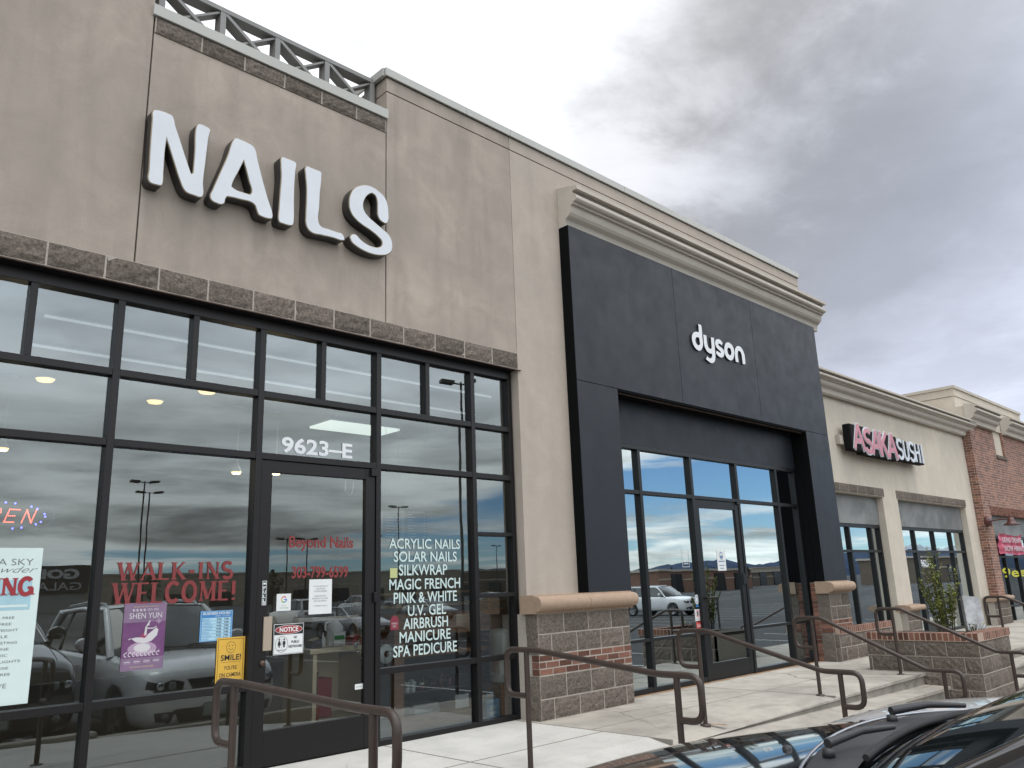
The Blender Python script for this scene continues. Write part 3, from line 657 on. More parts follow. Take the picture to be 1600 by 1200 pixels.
sm_ = MB(); sm_.box(13.031, 13.038, -.153, -.003, 1.239, 3.71); P.append(sm_.build('side_trim', MATS['matte_black']))
ln = MB(); ln.box(13.02, 13.038, -.002, .12, 1.23, 3.70); ln.box(13.005, 13.022, .1, .12, 0, 1.23); ln.box(7.952, 7.97, -.002, .12, 0, 3.70); ln.box(7.97, 13.02, -.15, .118, 3.695, 3.719); P.append(ln.build('portal_lining', MATS['matte_black']))
q = MB(); q.box(7.97, 13.02, -.10, -.075, 3.68, 3.694); P.append(q.build('soffit_strip', steel_m))
q = MB(); q.box(7.97, 13.02, .12, .2, 3.1, 3.69); P.append(q.build('fascia_panel', clad_m))
fr = MB(); fr.box(7.972, 13.018, .118, .22, 3.04, 3.098)
for x in (8.0, 8.66, 9.87, 11.1, 12.34, 12.99): fr.box(x - .03, x + .03, .12, .22, 0, 3.04)
bays = [(8.03, 8.63), (8.69, 9.84), (9.90, 11.07), (11.13, 12.31), (12.37, 12.96)]
for i, (a, b) in enumerate(bays):
    fr.box(a, b, .123, .22, 2.45, 2.5)
    if i != 2: fr.box(a, b, .123, .22, .605, .645); fr.box(a, b, .123, .22, 0, .065)
P.append(fr.build('storefront_frame', frame2_m, bevel=.003))
rc = [(a, b, 2.5, 3.04) for a, b in bays] + [(a, b, z0, z1) for i, (a, b) in enumerate(bays) if i != 2 for z0, z1 in ((.645, 2.45), (.065, .605))]
P.append(panes(rc, .17, 'window_glass', glass2_m, None))
adopt(ds, *P)
door = MB(); door.box(9.906, 10.0, .13, .18, .012, 2.443); door.box(10.97, 11.064, .13, .18, .012, 2.443); door.box(10.0, 10.97, .132, .18, 2.33, 2.443); door.box(10.0, 10.97, .132, .18, .012, .23)
d = door.build('door', frame2_m, bevel=.003); adopt(ds, d)
panes([(10.0, 10.97, .23, 2.33)], .155, 'door_glass', glass2_m, d, .0)
h = MB(); h.tube([(9.955, .13, 1.09), (9.955, .06, 1.09), (10.15, .06, 1.09)], .014); h.tube([(10.14, .06, 1.09), (10.14, .06, .66)], .014); h.tube([(9.955, .13, .66), (9.955, .06, .66), (10.15, .06, .66)], .014); h.build('handle', frame2_m, d)
h = MB(); h.box(10.01, 10.95, .185, .21, 1.09, 1.125); h.build('push_bar', frame2_m, d)
h = MB(); h.box(10.975, 11.06, .105, .13, 1.25, 1.4); h.build('hinge', frame2_m, d)
h = MB(); h.box(11.0, 11.1, .1, .12, 2.42, 2.46); h.build('hinge', frame2_m, d)
h = MB(); h.box(9.94, 10.1, .095, .128, .615, .645); h.build('door_stop', frame2_m, d)
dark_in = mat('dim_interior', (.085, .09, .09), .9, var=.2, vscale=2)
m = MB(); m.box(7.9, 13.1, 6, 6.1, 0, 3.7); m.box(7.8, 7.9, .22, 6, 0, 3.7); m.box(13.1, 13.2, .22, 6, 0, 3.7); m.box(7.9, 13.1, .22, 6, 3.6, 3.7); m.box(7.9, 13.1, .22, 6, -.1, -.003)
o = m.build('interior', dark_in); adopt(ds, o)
m = MB()
for i in range(4): m.box(8.3 + i * 1.2, 9.2 + i * 1.2, 3.4, 3.9, 0, 1.1 + .3 * (i % 2)); m.box(8.4 + i * 1.2, 9.1 + i * 1.2, 3.5, 3.7, 1.3 + .3 * (i % 2), 1.9)
o = m.build('display_counter', mat('display_grey', (.20, .21, .22), .5)); adopt(ds, o)

def bullnose(y0, z0, d=.115, h=.2, back=.2):
    """cast stone cap profile (y,z)"""
    p = [(y0 + back, z0 + h), (y0 - .01, z0 + h), (y0 - .012, z0 + h - .012)]
    cz = z0 + h * .52; r = h * .40
    for i in range(11):
        a = R(90 - 180 * i / 10); p.append((y0 - d + r * .9 - .0 - r * math.cos(a) * 0.95, cz + r * math.sin(a)))
    p += [(y0 - .02, z0 + h * .08), (y0 - .02, z0), (y0 + back, z0)]
    return p
def pier(root, x0, x1, y, rowsz, cap_z, cap_h, brick_z=None, ret=None):
    b = MB(); m = MB(); r = MB(); P = []
    b2 = MB()
    for k, (z0, z1) in enumerate(rowsz): block_courses(b if brick_z is None or z0 > brick_z else b2, x0, x1, [(z0, z1)], y, off=k, w=.40)
    m.box(x0 + .004, x1 - .004, y - .001, .195 if y < 0 else y + .15, 0, cap_z)
    if brick_z: brick_courses(r, x0, x1, brick_z, 3, y - .004, w=.2)
    if ret == 'block':
        for k, (z0, z1) in enumerate(rowsz): rough_block(b if z0 > brick_z else b2, y + .004, y + .16 if k % 2 else y + .17, z0 + .005, z1 - .005, x0 - .004, .05, .006, 3, 3, face='-x')
        for k in range(3): r.box(x0 - .004, x0 + .05, y + .004, y + .1, brick_z + .0677 * k + .005, brick_z + .0677 * (k + 1) - .005, 0, random.random())
    if ret == 'brick':
        brick_courses(r, y + .205, .115, 0, 18, x0 - .012, face='-x', w=.203)
        for k, (z0, z1) in enumerate(rowsz): rough_block(b if z0 > brick_z else b2, y + .006, y + .2, z0 + .006, z1 - .006, x0 - .008, .05, .006, 3, 3, face='-x')
        for k in range(3): r.box(x0 - .012, x0 + .05, y + .004, y + .198, brick_z + .0677 * k + .006, brick_z + .0677 * (k + 1) - .006, 0, random.random())
    P.append(b.build('block_facing', block_m))
    if b2.v: P.append(b2.build('block_facing', block_m))
    P.append(m.build('mortar', mortar_m))
    if r.v: P.append(r.build('brick_band', pbrick_m, bevel=.002))
    s = MB(); half = (x0 + x1) / 2 - .03
    s.extr(bullnose(y, cap_z + .004, h=cap_h), x0 - .055, half - .004, smooth=False); s.extr(bullnose(y, cap_z + .004, h=cap_h), half + .002, x1 + .055)
    P.append(s.build('stone_cap', sand_m))
    e = empty('block_pier', ((x0 + x1) / 2, y, 0)); e.parent = root; e.matrix_parent_inverse = Matrix.Translation(root.location).inverted()
    for o in P: o.parent = e; o.matrix_parent_inverse = Matrix.Translation(e.location).inverted()
    return e
rz = [(.842, 1.045), (.638, .842), (.204, .432), (0, .204)]
pier(ds, 6.275, 7.81, -.2, rz, 1.045, .19, .434, 'block')
pier(ds, 13.035, 13.76, -.2, rz, 1.045, .19, .434, 'brick')

# ================================================================== sushi restaurant
su = empty('sushi_restaurant_building', (18.5, .45, 0), label='cream stucco sushi restaurant with moulded cornice and two recessed windows', cat='building')
P = []; Y = .45
w = MB(); wall(w, 13.81, 23.34, 0, 4.95, Y, Y + .25, [(14.3, 17.45, 0, 2.88), (18.25, 22.62, 0, 2.88)]); w.box(13.81, 23.34, Y + .25, 8, 4.85, 4.95)
P.append(w.build('stucco_wall', stucco_cream))
cn = MB(); cn.extr(ogee(Y - .002, 4.80, .98, .74), 13.85, 23.66); P.append(cn.build('cornice', trim_cream))
q = MB(); q.box(13.85, 23.5, Y - .09, Y - .001, 4.765, 4.784); P.append(q.build('cornice_fillet', trim_cream))
for a, c in ((14.2, 17.53), (18.2, 22.68)):
    b = MB(); block_courses(b, a, c, [(2.885, 3.062)], Y - .012, w=.406); o = b.build('block_lintel', block_m); P.append(o)
    m = MB(); m.box(a, c, Y - .013, Y + .01, 2.884, 3.06); m.build('mortar', mortar_m, o)
for a, c in ((14.3, 17.45), (18.25, 22.62)): q = MB(); q.box(a, c, Y + .13, Y + .2, 2.31, 2.878); P.append(q.build('grey_panel', mat('grey_board', (.25, .26, .255), .8, var=.08, vscale=2, stain=.45, sscale=1.1)))
for a, b_, ms in ((14.3, 17.45, (14.9, 15.95, 17.0)), (18.25, 22.62, (19.33, 20.53, 21.7))):
    fr = MB(); rc = []
    fr.box(a, b_, Y + .14, Y + .24, 2.24, 2.31)
    allm = [a + .03] + list(ms) + [b_ - .03]
    for x in allm: fr.box(x - .03, x + .03, Y + .14, Y + .24, 0, 2.24)
    for p_, q_ in zip(allm, allm[1:]):
        fr.box(p_ + .03, q_ - .03, Y + .143, Y + .24, 1.75, 1.80); fr.box(p_ + .03, q_ - .03, Y + .143, Y + .24, 0, .06)
        rc += [(p_ + .03, q_ - .03, 1.80, 2.24)] + ([] if abs(p_ - 19.33) < .01 else [(p_ + .03, q_ - .03, .06, 1.75)])
    P += [fr.build('window_frame', frame2_m, bevel=.003), panes(rc, Y + .19, 'window_glass', glass2_m, None)]
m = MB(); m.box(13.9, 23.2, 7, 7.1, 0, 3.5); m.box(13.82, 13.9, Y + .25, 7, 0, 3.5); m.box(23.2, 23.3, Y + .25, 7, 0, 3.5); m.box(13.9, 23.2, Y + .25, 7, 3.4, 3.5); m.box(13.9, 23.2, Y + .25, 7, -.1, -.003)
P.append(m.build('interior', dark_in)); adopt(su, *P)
door = MB(); door.box(19.365, 19.46, Y + .145, Y + .2, .01, 1.745); door.box(20.4, 20.495, Y + .145, Y + .2, .01, 1.745); door.box(19.46, 20.4, Y + .147, Y + .2, 1.68, 1.745); door.box(19.46, 20.4, Y + .147, Y + .2, .01, .22)
d = door.build('door', frame2_m, bevel=.003); adopt(su, d); panes([(19.46, 20.4, .22, 1.68)], Y + .17, 'door_glass', glass2_m, d, 0)
h = MB(); h.tube([(19.5, Y + .15, 1.05), (19.5, Y + .08, 1.05), (19.5, Y + .08, .8), (19.5, Y + .15, .8)], .013); h.build('handle', frame2_m, d)
pier(su, 17.5, 18.22, Y - .13, [(.37, .555), (.185, .37), (0, .185)], .555, .13)

# ================================================================== brick store
br = empty('brick_store_building', (28, .25, 0), label='red brick store at the end of the row with cream cornice blocks', cat='building')
P = []; Y = .25
w = MB(); wall(w, 23.352, 36, 0, 5.12, Y, Y + .3, [(23.95, 33, 0, 2.73), (25.4, 26.25, 4.42, 5.12)]); w.box(23.352, 23.65, Y + .3, 3, 0, 5.12)
P.append(w.build('brick_wall', brick_far))
q = MB(); q.box(25.4, 26.25, Y + .06, Y + .2, 4.42, 5.4); P.append(q.build('stucco_slot', stucco_cream))
q = MB(); q.box(25.36, 26.29, Y - .03, Y + .05, 4.33, 4.418); P.append(q.build('slot_sill', block_m))
q = MB(); brick_courses(q, 23.9, 33, 2.735, 3, Y - .006, w=.068, h=.072); P.append(q.build('brick_lintel', pbrick_m))
cn = MB(); cn.extr(ogee(Y - .002, 5.1, 1, .9), 23.2, 25.38); P.append(cn.build('cornice', trim_cream))
cn = MB(); cn.extr(ogee(Y - .002, 5.1, 1, .9), 26.27, 36); P.append(cn.build('cornice', trim_cream))
q = MB(); q.box(23.25, 36, Y + .01, .9, 5.13, 5.56); P.append(q.build('parapet_backing', stucco_cream))
q = MB(); q.box(24, 30.3, .66, 5, 5.0, 6.0); q.box(23.985, 30.315, .645, 5.01, 6.012, 6.22); P.append(q.build('tower_wall', stucco_cream))
q = MB(); q.box(23.95, 30.35, .61, 5.05, 6.222, 6.30); P.append(q.build('coping', trim_cream))
q = MB(); q.box(23.95, 33, Y + .14, Y + .2, 2.2, 2.728); P.append(q.build('grey_panel', MATS['grey_board']))
fr = MB(); rc = []; fr.box(23.95, 33, Y + .14, Y + .24, 2.12, 2.2); ms = [23.98, 25.05, 26.2, 27.4, 28.6, 29.8, 31.5, 32.97]
for x in ms: fr.box(x - .03, x + .03, Y + .14, Y + .24, 0, 2.12)
for a, b_ in zip(ms, ms[1:]):
    fr.box(a + .03, b_ - .03, Y + .143, Y + .24, 1.62, 1.67); fr.box(a + .03, b_ - .03, Y + .143, Y + .24, .36, .4); rc += [(a + .03, b_ - .03, 1.67, 2.12), (a + .03, b_ - .03, .4, 1.62), (a + .03, b_ - .03, 0, .36)]
P += [fr.build('storefront_frame', frame2_m), panes(rc, Y + .19, 'window_glass', glass_m, None)]
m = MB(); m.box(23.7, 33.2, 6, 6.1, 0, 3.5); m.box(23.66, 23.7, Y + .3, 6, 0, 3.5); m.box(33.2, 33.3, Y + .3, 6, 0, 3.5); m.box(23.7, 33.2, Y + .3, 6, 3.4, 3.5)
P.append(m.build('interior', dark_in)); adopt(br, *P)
pier(br, 22.68, 23.95, .18, [(.37, .555), (.185, .37), (0, .185)], .555, .13)

# ================================================================== signs on the walls
sg = empty('channel_letter_sign', (3.3, -.02, 4.9), label='large white channel letters spelling NAILS with dark sides on tan stucco', cat='sign')
lts = [letters_obj('letter', NAILS[c], -.125, .12, [signwhite_m, ret_m, gold_m], None, .008) for c in NAILS]
adopt(sg, *lts)
sg = empty('wordmark_sign', (10.5, -.16, 4.7), label='white rounded lowercase lettering on the charcoal panel above the glass entrance', cat='sign')
adopt(sg, *[letters_obj('letter', WORD[c], -.178, .02, [white_m, ret_m], None) for c in WORD])
pink_m = mat('pink_acrylic', (.62, .22, .26), .35, var=.12, vscale=3)
sg = empty('restaurant_sign', (17.7, .3, 3.95), label='pink and white letters on black backing on the cream stucco wall', cat='sign')
ps = []
q = MB()
for cx, w_, z0, z1 in ((16.03, .62, 3.70, 4.24), (16.47, .5, 3.66, 4.17), (16.86, .55, 3.66, 4.18), (17.27, .52, 3.66, 4.18), (17.7, .56, 3.66, 4.20)):
    q.box(cx - w_ / 2 - .03, cx + w_ / 2 + .03, .19 + random.uniform(0, .004), .36, z0 - .015, z1 - .02)
q.box(17.86, 19.50, .193, .362, 3.675, 4.135)
ps.append(q.build('backing', mat('sign_black', (.008, .008, .009), .8, spec=.15), bevel=.03))
q = MB(); q.box(15.55, 19.3, .362, .448, 3.82, 4.0); ps.append(q.build('raceway', trim_cream))
for c, cx, hw, z0, z1 in (('A', 15.99, .26, 3.70, 4.235), ('S', 16.43, .2, 3.68, 4.17), ('A', 16.83, .24, 3.67, 4.19), ('K', 17.22, .23, 3.66, 4.20), ('A', 17.66, .25, 3.66, 4.21)):
    q = MB(); stroke_text(q, c, cx - hw, cx + hw, z0, z1, .172, .225, .2, m=0, depth=.02); L = q.build('letter', signwhite_m)
    q = MB(); stroke_text(q, c, cx - hw, cx + hw, z0 + .015, z1 - .015, .165, .19, .17, m=0, depth=.006); o = q.build('letter_face', pink_m, L); ps.append(L)
for c, cx, hw in (('S', 18.08, .17), ('U', 18.42, .16), ('S', 18.75, .17), ('H', 19.07, .16), ('I', 19.36, .08)):
    q = MB(); stroke_text(q, c, cx - hw, cx + hw, 3.70, 4.12, .165, .15, .13, depth=.02); ps.append(q.build('letter', signwhite_m))
adopt(sg, *ps)

# ================================================================== lettering and notices on the salon glass
GY = .149
def decal(name, label, cat, build, mats, group=None):
    q = MB(); build(q); o = q.build(name, mats, fix=False); return tag(o, label, cat, group)
decal('address_number', 'white street number 9623-E on the glass above the salon door', 'lettering', lambda q: text_into(q, '9623–E', 3.487, 4.222, 2.553, 2.70, GY, bold=.028), white_m)
decal('window_lettering', 'red serif lettering WALK-INS WELCOME! across the window left of the door', 'lettering', lambda q: (stroke_text(q, 'WALK-INS', 2.20, 3.09, 1.482, 1.612, GY, .20, .09, .07, gap=.16), stroke_text(q, 'WELCOME!', 2.175, 3.125, 1.312, 1.462, GY, .20, .09, .07, gap=.16)), vinylr_m)
decal('window_lettering', 'red shop name lettering at eye height on the salon door glass', 'lettering', lambda q: text_into(q, 'Beyond Nails', 3.585, 4.235, 1.70, 1.83, .137, bold=.022), vinylr_m)
decal('window_lettering', 'red telephone number low on the salon door glass', 'lettering', lambda q: text_into(q, '303-799-6599', 3.618, 4.185, 1.468, 1.572, .137, bold=.03), vinylr_m)
rowsT = [('ACRYLIC NAILS', 4.647, 5.535, 1.728, 1.826), ('SOLAR NAILS', 4.70, 5.49, 1.603, 1.703), ('SILKWRAP', 4.762, 5.362, 1.475, 1.578), ('MAGIC FRENCH', 4.65, 5.528, 1.342, 1.444), ('PINK & WHITE', 4.70, 5.482, 1.216, 1.318), ('U.V. GEL', 4.866, 5.337, 1.096, 1.196), ('AIRBRUSH', 4.813, 5.36, .977, 1.078), ('MANICURE', 4.768, 5.39, .857, .957), ('SPA PEDICURE', 4.695, 5.47, .733, .835)]
decal('window_lettering', 'pale mint list of nail services on the window right of the door', 'lettering', lambda q: [text_into(q, *r, GY, bold=.012) for r in rowsT], vinyll_m)

def sheet(q, x0, x1, z0, z1, y, m=0, lean=0.0):
    q.add([(x0, y, z0), (x1, y, z0), (x1 + lean, y, z1), (x0 + lean, y, z1)], [(0, 1, 2, 3)], m)
def frame_rect(q, x0, x1, z0, z1, t, y, m):
    for a, b, c, d in ((x0, x1, z0, z0 + t), (x0, x1, z1 - t, z1), (x0, x0 + t, z0 + t, z1 - t), (x1 - t, x1, z0 + t, z1 - t)): sheet(q, a, b, c, d, y, m)
def disc(q, cx, cz, rx, rz, y, m, n=28): q.add([(cx + rx * math.cos(2 * math.pi * i / n), y, cz + rz * math.sin(2 * math.pi * i / n)) for i in range(n)], [tuple(range(n))], m)
def ring(q, cx, cz, rx, rz, t, y, m, a0=0, a1=360, n=32):
    pts = [(math.cos(R(a0 + (a1 - a0) * i / n)), math.sin(R(a0 + (a1 - a0) * i / n))) for i in range(n + 1)]
    vs = [(cx + rx * c, y, cz + rz * s) for c, s in pts] + [(cx + (rx - t) * c, y, cz + (rz - t) * s) for c, s in pts]
    q.add(vs, [(i, i + 1, n + 2 + i, n + 1 + i) for i in range(n)], m)
paper_m = mat('white_paper', (.78, .80, .79), .8, var=.03); lpaper_m = mat('poster_paper_pale', (.66, .78, .76), .6, var=.03)
grey_m = mat('grey_print', (.16, .18, .18), .7); lblue_m = mat('pale_blue_print', (.36, .56, .64), .6, var=.1, vscale=9); dred_m = mat('dark_red_print', (.32, .02, .03), .6)
def left_poster(q):
    sheet(q, 1.0, 1.683, .69, 1.715, GY, 0, .0)
    text_into(q, 'KIARA SKY', 1.245, 1.63, 1.598, 1.642, GY - .001, 1, bold=-.006)
    text_into(q, 'dip powder', 1.16, 1.66, 1.535, 1.59, GY - .001, 1, bold=-.012, shear=.5)
    sheet(q, 1.05, 1.635, 1.30, 1.50, GY - .0008, 2); sheet(q, 1.05, 1.62, 1.32, 1.335, GY - .0012, 0); text_into(q, 'DIPPING POWDER', 1.2, 1.62, 1.395, 1.415, GY - .0014, 1)
    stroke_text(q, 'ING', 1.405, 1.645, 1.40, 1.512, GY - .002, .26, .15, .08, m=3, gap=.12)
    for i, s in enumerate(('ODOR FREE', 'MMA FREE', 'LIGHT WEIGHT', 'FLEXIBLE', 'LONG-LASTING', 'HIGH SHINE', 'NON-TOXIC', 'NO UV/LED LIGHTS', 'EASY TO USE', 'CRUELTY-FREE')):
        xe = (1.55, 1.535, 1.58, 1.52, 1.58, 1.535, 1.53, 1.61, 1.545, 1.56)[i]; zz = 1.243 - i * .0405
        text_into(q, s, xe - .021 * len(s), xe, zz, zz + .0165, GY - .001, 1, bold=.004)
    text_into(q, 'CREATIVE', 1.30, 1.545, .80, .829, GY - .001, 1, bold=-.004); text_into(q, 'PAINT', 1.33, 1.505, .755, .784, GY - .001, 1, bold=-.004)
decal('poster', 'tall pale poster with red and grey print at the left end of the salon window', 'poster', left_poster, [lpaper_m, grey_m, lblue_m, dred_m])
pur_m = mat('purple_poster', (.15, .05, .155), .45, var=.25, vscale=7); pinkp_m = mat('lilac_print', (.42, .29, .42), .5, var=.2, vscale=14); pale_m = mat('pale_print', (.62, .6, .62), .5); mag_m = mat('magenta_print', (.33, .04, .12), .5); yel_m = mat('yellow_print', (.6, .5, .25), .5); lil_m = mat('dusky_lilac_poster', (.22, .14, .235), .45, var=.1)
def show_poster(q):
    sheet(q, 2.262, 2.572, .835, 1.313, GY, 0); sheet(q, 2.262, 2.572, 1.175, 1.313, GY - .0006, 5); sheet(q, 2.262, 2.572, .835, .925, GY - .0006, 5)
    text_into(q, 'GRAND WESTERN COMPANY', 2.33, 2.51, 1.283, 1.292, GY - .001, 4); text_into(q, '2021-2022', 2.43, 2.515, 1.257, 1.273, GY - .001, 2)
    for i in range(4):
        x = 2.322 + i * .026; sheet(q, x, x + .02, 1.263, 1.266, GY - .001, 2); sheet(q, x + .008, x + .012, 1.254, 1.274, GY - .0011, 2); sheet(q, x + .002, x + .018, 1.256, 1.259, GY - .0012, 2); sheet(q, x + .002, x + .006, 1.256, 1.272, GY - .0013, 2)
    text_into(q, 'SHEN YUN', 2.302, 2.54, 1.202, 1.243, GY - .001, 2, bold=.002)
    disc(q, 2.52, 1.178, .02, .02, GY - .001, 1, 4); ring(q, 2.52, 1.178, .012, .012, .004, GY - .0014, 5)
    disc(q, 2.41, .985, .105, .05, GY - .0008, 1); disc(q, 2.41, .992, .06, .03, GY - .0011, 2)
    # a plain leaping dancer: fan of skirt, torso, arms
    sk = [(2.325, 1.062), (2.36, 1.035), (2.42, 1.022), (2.475, 1.038), (2.512, 1.075), (2.52, 1.115), (2.505, 1.132), (2.47, 1.105), (2.44, 1.082), (2.40, 1.066), (2.36, 1.068)]
    q.add([(a, GY - .0016, b) for a, b in sk], [tuple(range(len(sk)))], 2)
    q.add([(a, GY - .0019, b) for a, b in [(2.385, 1.068), (2.425, 1.06), (2.445, 1.085), (2.415, 1.1)]], [(0, 1, 2, 3)], 3)
    for a, b, t in (((2.425, 1.08), (2.43, 1.14), .016), ((2.43, 1.14), (2.455, 1.185), .009), ((2.43, 1.13), (2.485, 1.128), .008), ((2.485, 1.128), (2.505, 1.142), .006), ((2.325, 1.062), (2.305, 1.055), .006)):
        d = Vector((b[0] - a[0], b[1] - a[1])).normalized(); n_ = Vector((-d.y, d.x)) * t / 2
        q.add([(a[0] + n_.x, GY - .0022, a[1] + n_.y), (a[0] - n_.x, GY - .0022, a[1] - n_.y), (b[0] - n_.x, GY - .0022, b[1] - n_.y), (b[0] + n_.x, GY - .0022, b[1] + n_.y)], [(0, 1, 2, 3)], 2)
    disc(q, 2.445, 1.158, .007, .009, GY - .0024, 2)
    for i in range(9): x = 2.295 + i * .029; ring(q, x, .948, .014, .016, .006, GY - .001, 2, 60 - i * 5, 300, 12); disc(q, x + .006, .966, .004, .004, GY - .0012, 2, 8)
    for i in range(4): x = 2.285 + i * .07; sheet(q, x, x + .045, .893, .899, GY - .001, 2); sheet(q, x, x + .05, .906, .909, GY - .001, 1); sheet(q, x, x + .052, .884, .887, GY - .001, 1)
    text_into(q, 'TICKETS ONLINE', 2.33, 2.50, .853, .864, GY - .001, 4)
decal('poster', 'purple show poster with a leaping white dancer on the salon window', 'poster', show_poster, [pur_m, pinkp_m, pale_m, mag_m, yel_m, lil_m])
blue_m = mat('blue_print', (.05, .22, .50), .5); bpale_m = mat('blue_pale_panel', (.42, .66, .78), .5)
def hours(q):
    sheet(q, 2.84, 3.108, 1.0, 1.234, GY, 0); frame_rect(q, 2.845, 3.103, 1.005, 1.229, .003, GY - .0006, 2)
    text_into(q, 'BUSINESS HOURS', 2.862, 3.086, 1.203, 1.222, GY - .0008, 1, bold=.02); text_into(q, 'OPEN   CLOSE', 2.96, 3.08, 1.188, 1.196, GY - .0008, 1)
    for i, (dn, a, b) in enumerate((('MONDAY', '9:30', '7:00'), ('TUESDAY', '9:30', '7:00'), ('WEDNESDAY', '9:30', '7:00'), ('THURSDAY', '9:30', '7:00'), ('FRIDAY', '9:30', '7:00'), ('SATURDAY', '9:30', '7:00'), ('SUNDAY', '11:00', '5:00'))):
        z = 1.160 - i * .0245
        sheet(q, 2.856, 3.092, z - .003, z + .0185, GY - .0004, 2); text_into(q, dn, 2.86, 2.86 + .0098 * len(dn), z, z + .012, GY - .0009, 0, bold=.01)
        text_into(q, a, 2.975, 3.015, z, z + .014, GY - .0009, 3, bold=.03); text_into(q, b, 3.035, 3.075, z, z + .014, GY - .0009, 3, bold=.03)
decal('hours_sign', 'small blue business hours card on the window above the yellow notice', 'sign', hours, [blue_m, vinylw_m, bpale_m, black_m])
ylw_m = mat('yellow_card', (.72, .43, .055), .5, var=.08, vscale=12)
def smile(q):
    sheet(q, 2.985, 3.222, .68, 1.022, GY - .003, 0); y = GY - .0036
    frame_rect(q, 2.997, 3.21, .692, 1.01, .003, y, 1)
    ring(q, 3.104, .945, .04, .043, .003, y, 1); disc(q, 3.09, .957, .004, .005, y, 1, 10); disc(q, 3.118, .957, .004, .005, y, 1, 10); ring(q, 3.104, .948, .022, .024, .003, y, 1, 205, 335, 14)
    text_into(q, 'SMILE!', 3.022, 3.192, .845, .89, y, 1, bold=.02); sheet(q, 3.025, 3.185, .832, .834, y, 1)
    text_into(q, "YOU'RE", 3.05, 3.16, .775, .806, y, 1, bold=.012); text_into(q, 'ON CAMERA', 3.015, 3.195, .722, .753, y, 1, bold=.012)
decal('camera_notice', 'yellow smiling face card saying smile you are on camera beside the salon door', 'sign', smile, [ylw_m, black_m])
def pull(q):
    y = .1105; sheet(q, 3.334, 3.378, 1.256, 1.458, y, 1); frame_rect(q, 3.337, 3.375, 1.259, 1.455, .004, y - .0004, 0)
    for i, c in enumerate('PULL'): text_into(q, c, 3.345, 3.368, 1.385 - i * .034, 1.411 - i * .034, y - .0005, 0, bold=.03)
    for i in range(3): sheet(q, 3.344, 3.369, 1.265 + i * .007, 1.269 + i * .007, y - .0005, 0)
    sheet(q, 3.344, 3.369, 1.425, 1.44, y - .0005, 0)
decal('pull_sticker', 'narrow black and white PULL sticker on the left door stile', 'sticker', pull, [vinylw_m, black_m])
gc = [mat('logo_' + n, c, .5) for n, c in (('red', (.6, .05, .04)), ('amber', (.75, .42, .02)), ('green', (.05, .33, .1)), ('blue', (.06, .19, .62)))]
def gst(q):
    y = GY - .012; sheet(q, 3.484, 3.617, 1.205, 1.345, y, 0); cx, cz = 3.553, 1.298; yy = y - .0006
    for k, (a0, a1) in enumerate(((38, 150), (150, 212), (212, 308), (308, 362))): ring(q, cx, cz, .027, .027, .0085, yy, 1 + k, a0, a1, 14)
    sheet(q, cx, cx + .027, cz - .004, cz + .0045, yy - .0002, 4); text_into(q, 'REVIEW US', 3.53, 3.575, 1.245, 1.25, yy, 5); text_into(q, 'on Google', 3.515, 3.59, 1.222, 1.236, yy, 3)
decal('review_sticker', 'small white square sticker with a coloured letter G on the door glass', 'sticker', gst, [paper_m] + gc + [grey_m])
def note(q):
    y = GY - .012; sheet(q, 3.79, 4.018, 1.163, 1.458, y, 0)
    for s, z, h_ in (('IF YOU ARE FULLY', 1.392, 17), ('VACCINATED', 1.371, 17), ('NO MASK NEEDED', 1.350, 17), ('PLEASE DO NOT', 1.309, 17), ('ENTER IF YOU FEEL', 1.288, 17), ('SICK OR UNWELL', 1.267, 17), ('!! THANK YOU !!', 1.226, 17)):
        w_ = .0092 * len(s); text_into(q, s, 3.904 - w_ / 2, 3.904 + w_ / 2, z, z + .0125, y - .0006, 1)
decal('paper_notice', 'white typed paper sheet taped to the middle of the salon door', 'notice', note, [paper_m, grey_m])
def restroom(q):
    y = .108; sheet(q, 3.452, 3.73, .855, 1.10, y, 0); frame_rect(q, 3.456, 3.726, .859, 1.096, .003, y - .0004, 1); sheet(q, 3.456, 3.726, 1.013, 1.096, y - .0006, 1)
    disc(q, 3.591, 1.053, .127, .036, y - .001, 0); disc(q, 3.591, 1.053, .123, .033, y - .0014, 2); text_into(q, 'NOTICE', 3.505, 3.677, 1.034, 1.073, y - .002, 0, bold=.03)
    ring(q, 3.527, .937, .058, .064, .003, y - .001, 1); sheet(q, 3.526, 3.5275, .9, .985, y - .001, 1)
    for cx, sk in ((3.505, 1), (3.549, 0)):
        disc(q, cx, .975, .007, .009, y - .0012, 1, 12)
        bd = [(-.012, .962), (.012, .962), (.014, .935), (.008, .934), (.007, .912), (-.007, .912), (-.008, .934), (-.014, .935)] if not sk else [(-.008, .963), (.008, .963), (.016, .932), (.006, .928), (.005, .912), (-.005, .912), (-.006, .928), (-.016, .932)]
        q.add([(cx + a, y - .0012, b) for a, b in bd], [tuple(range(len(bd)))], 1)
    sheet(q, 3.49, 3.565, .889, .893, y - .001, 1)
    for s, z in (('NO', .977), ('PUBLIC', .941), ('RESTROOMS', .905)):
        w_ = {'NO': .03, 'PUBLIC': .075, 'RESTROOMS': .125}[s]; text_into(q, s, 3.654 - w_ / 2, 3.654 + w_ / 2, z, z + .021, y - .001, 1, bold=.03)
decal('restroom_notice', 'square notice card saying no public restrooms hung at the door pull', 'sign', restroom, [paper_m, black_m, mat('notice_red', (.34, .03, .035), .5)])
decal('paper_label', 'tiny white label low at the hinge corner of the salon door glass', 'label', lambda q: (sheet(q, 4.27, 4.352, .50, .545, GY - .012, 0), text_into(q, '8:30 TO 5:00', 4.28, 4.345, .515, .526, GY - .0126, 1)), [paper_m, grey_m])
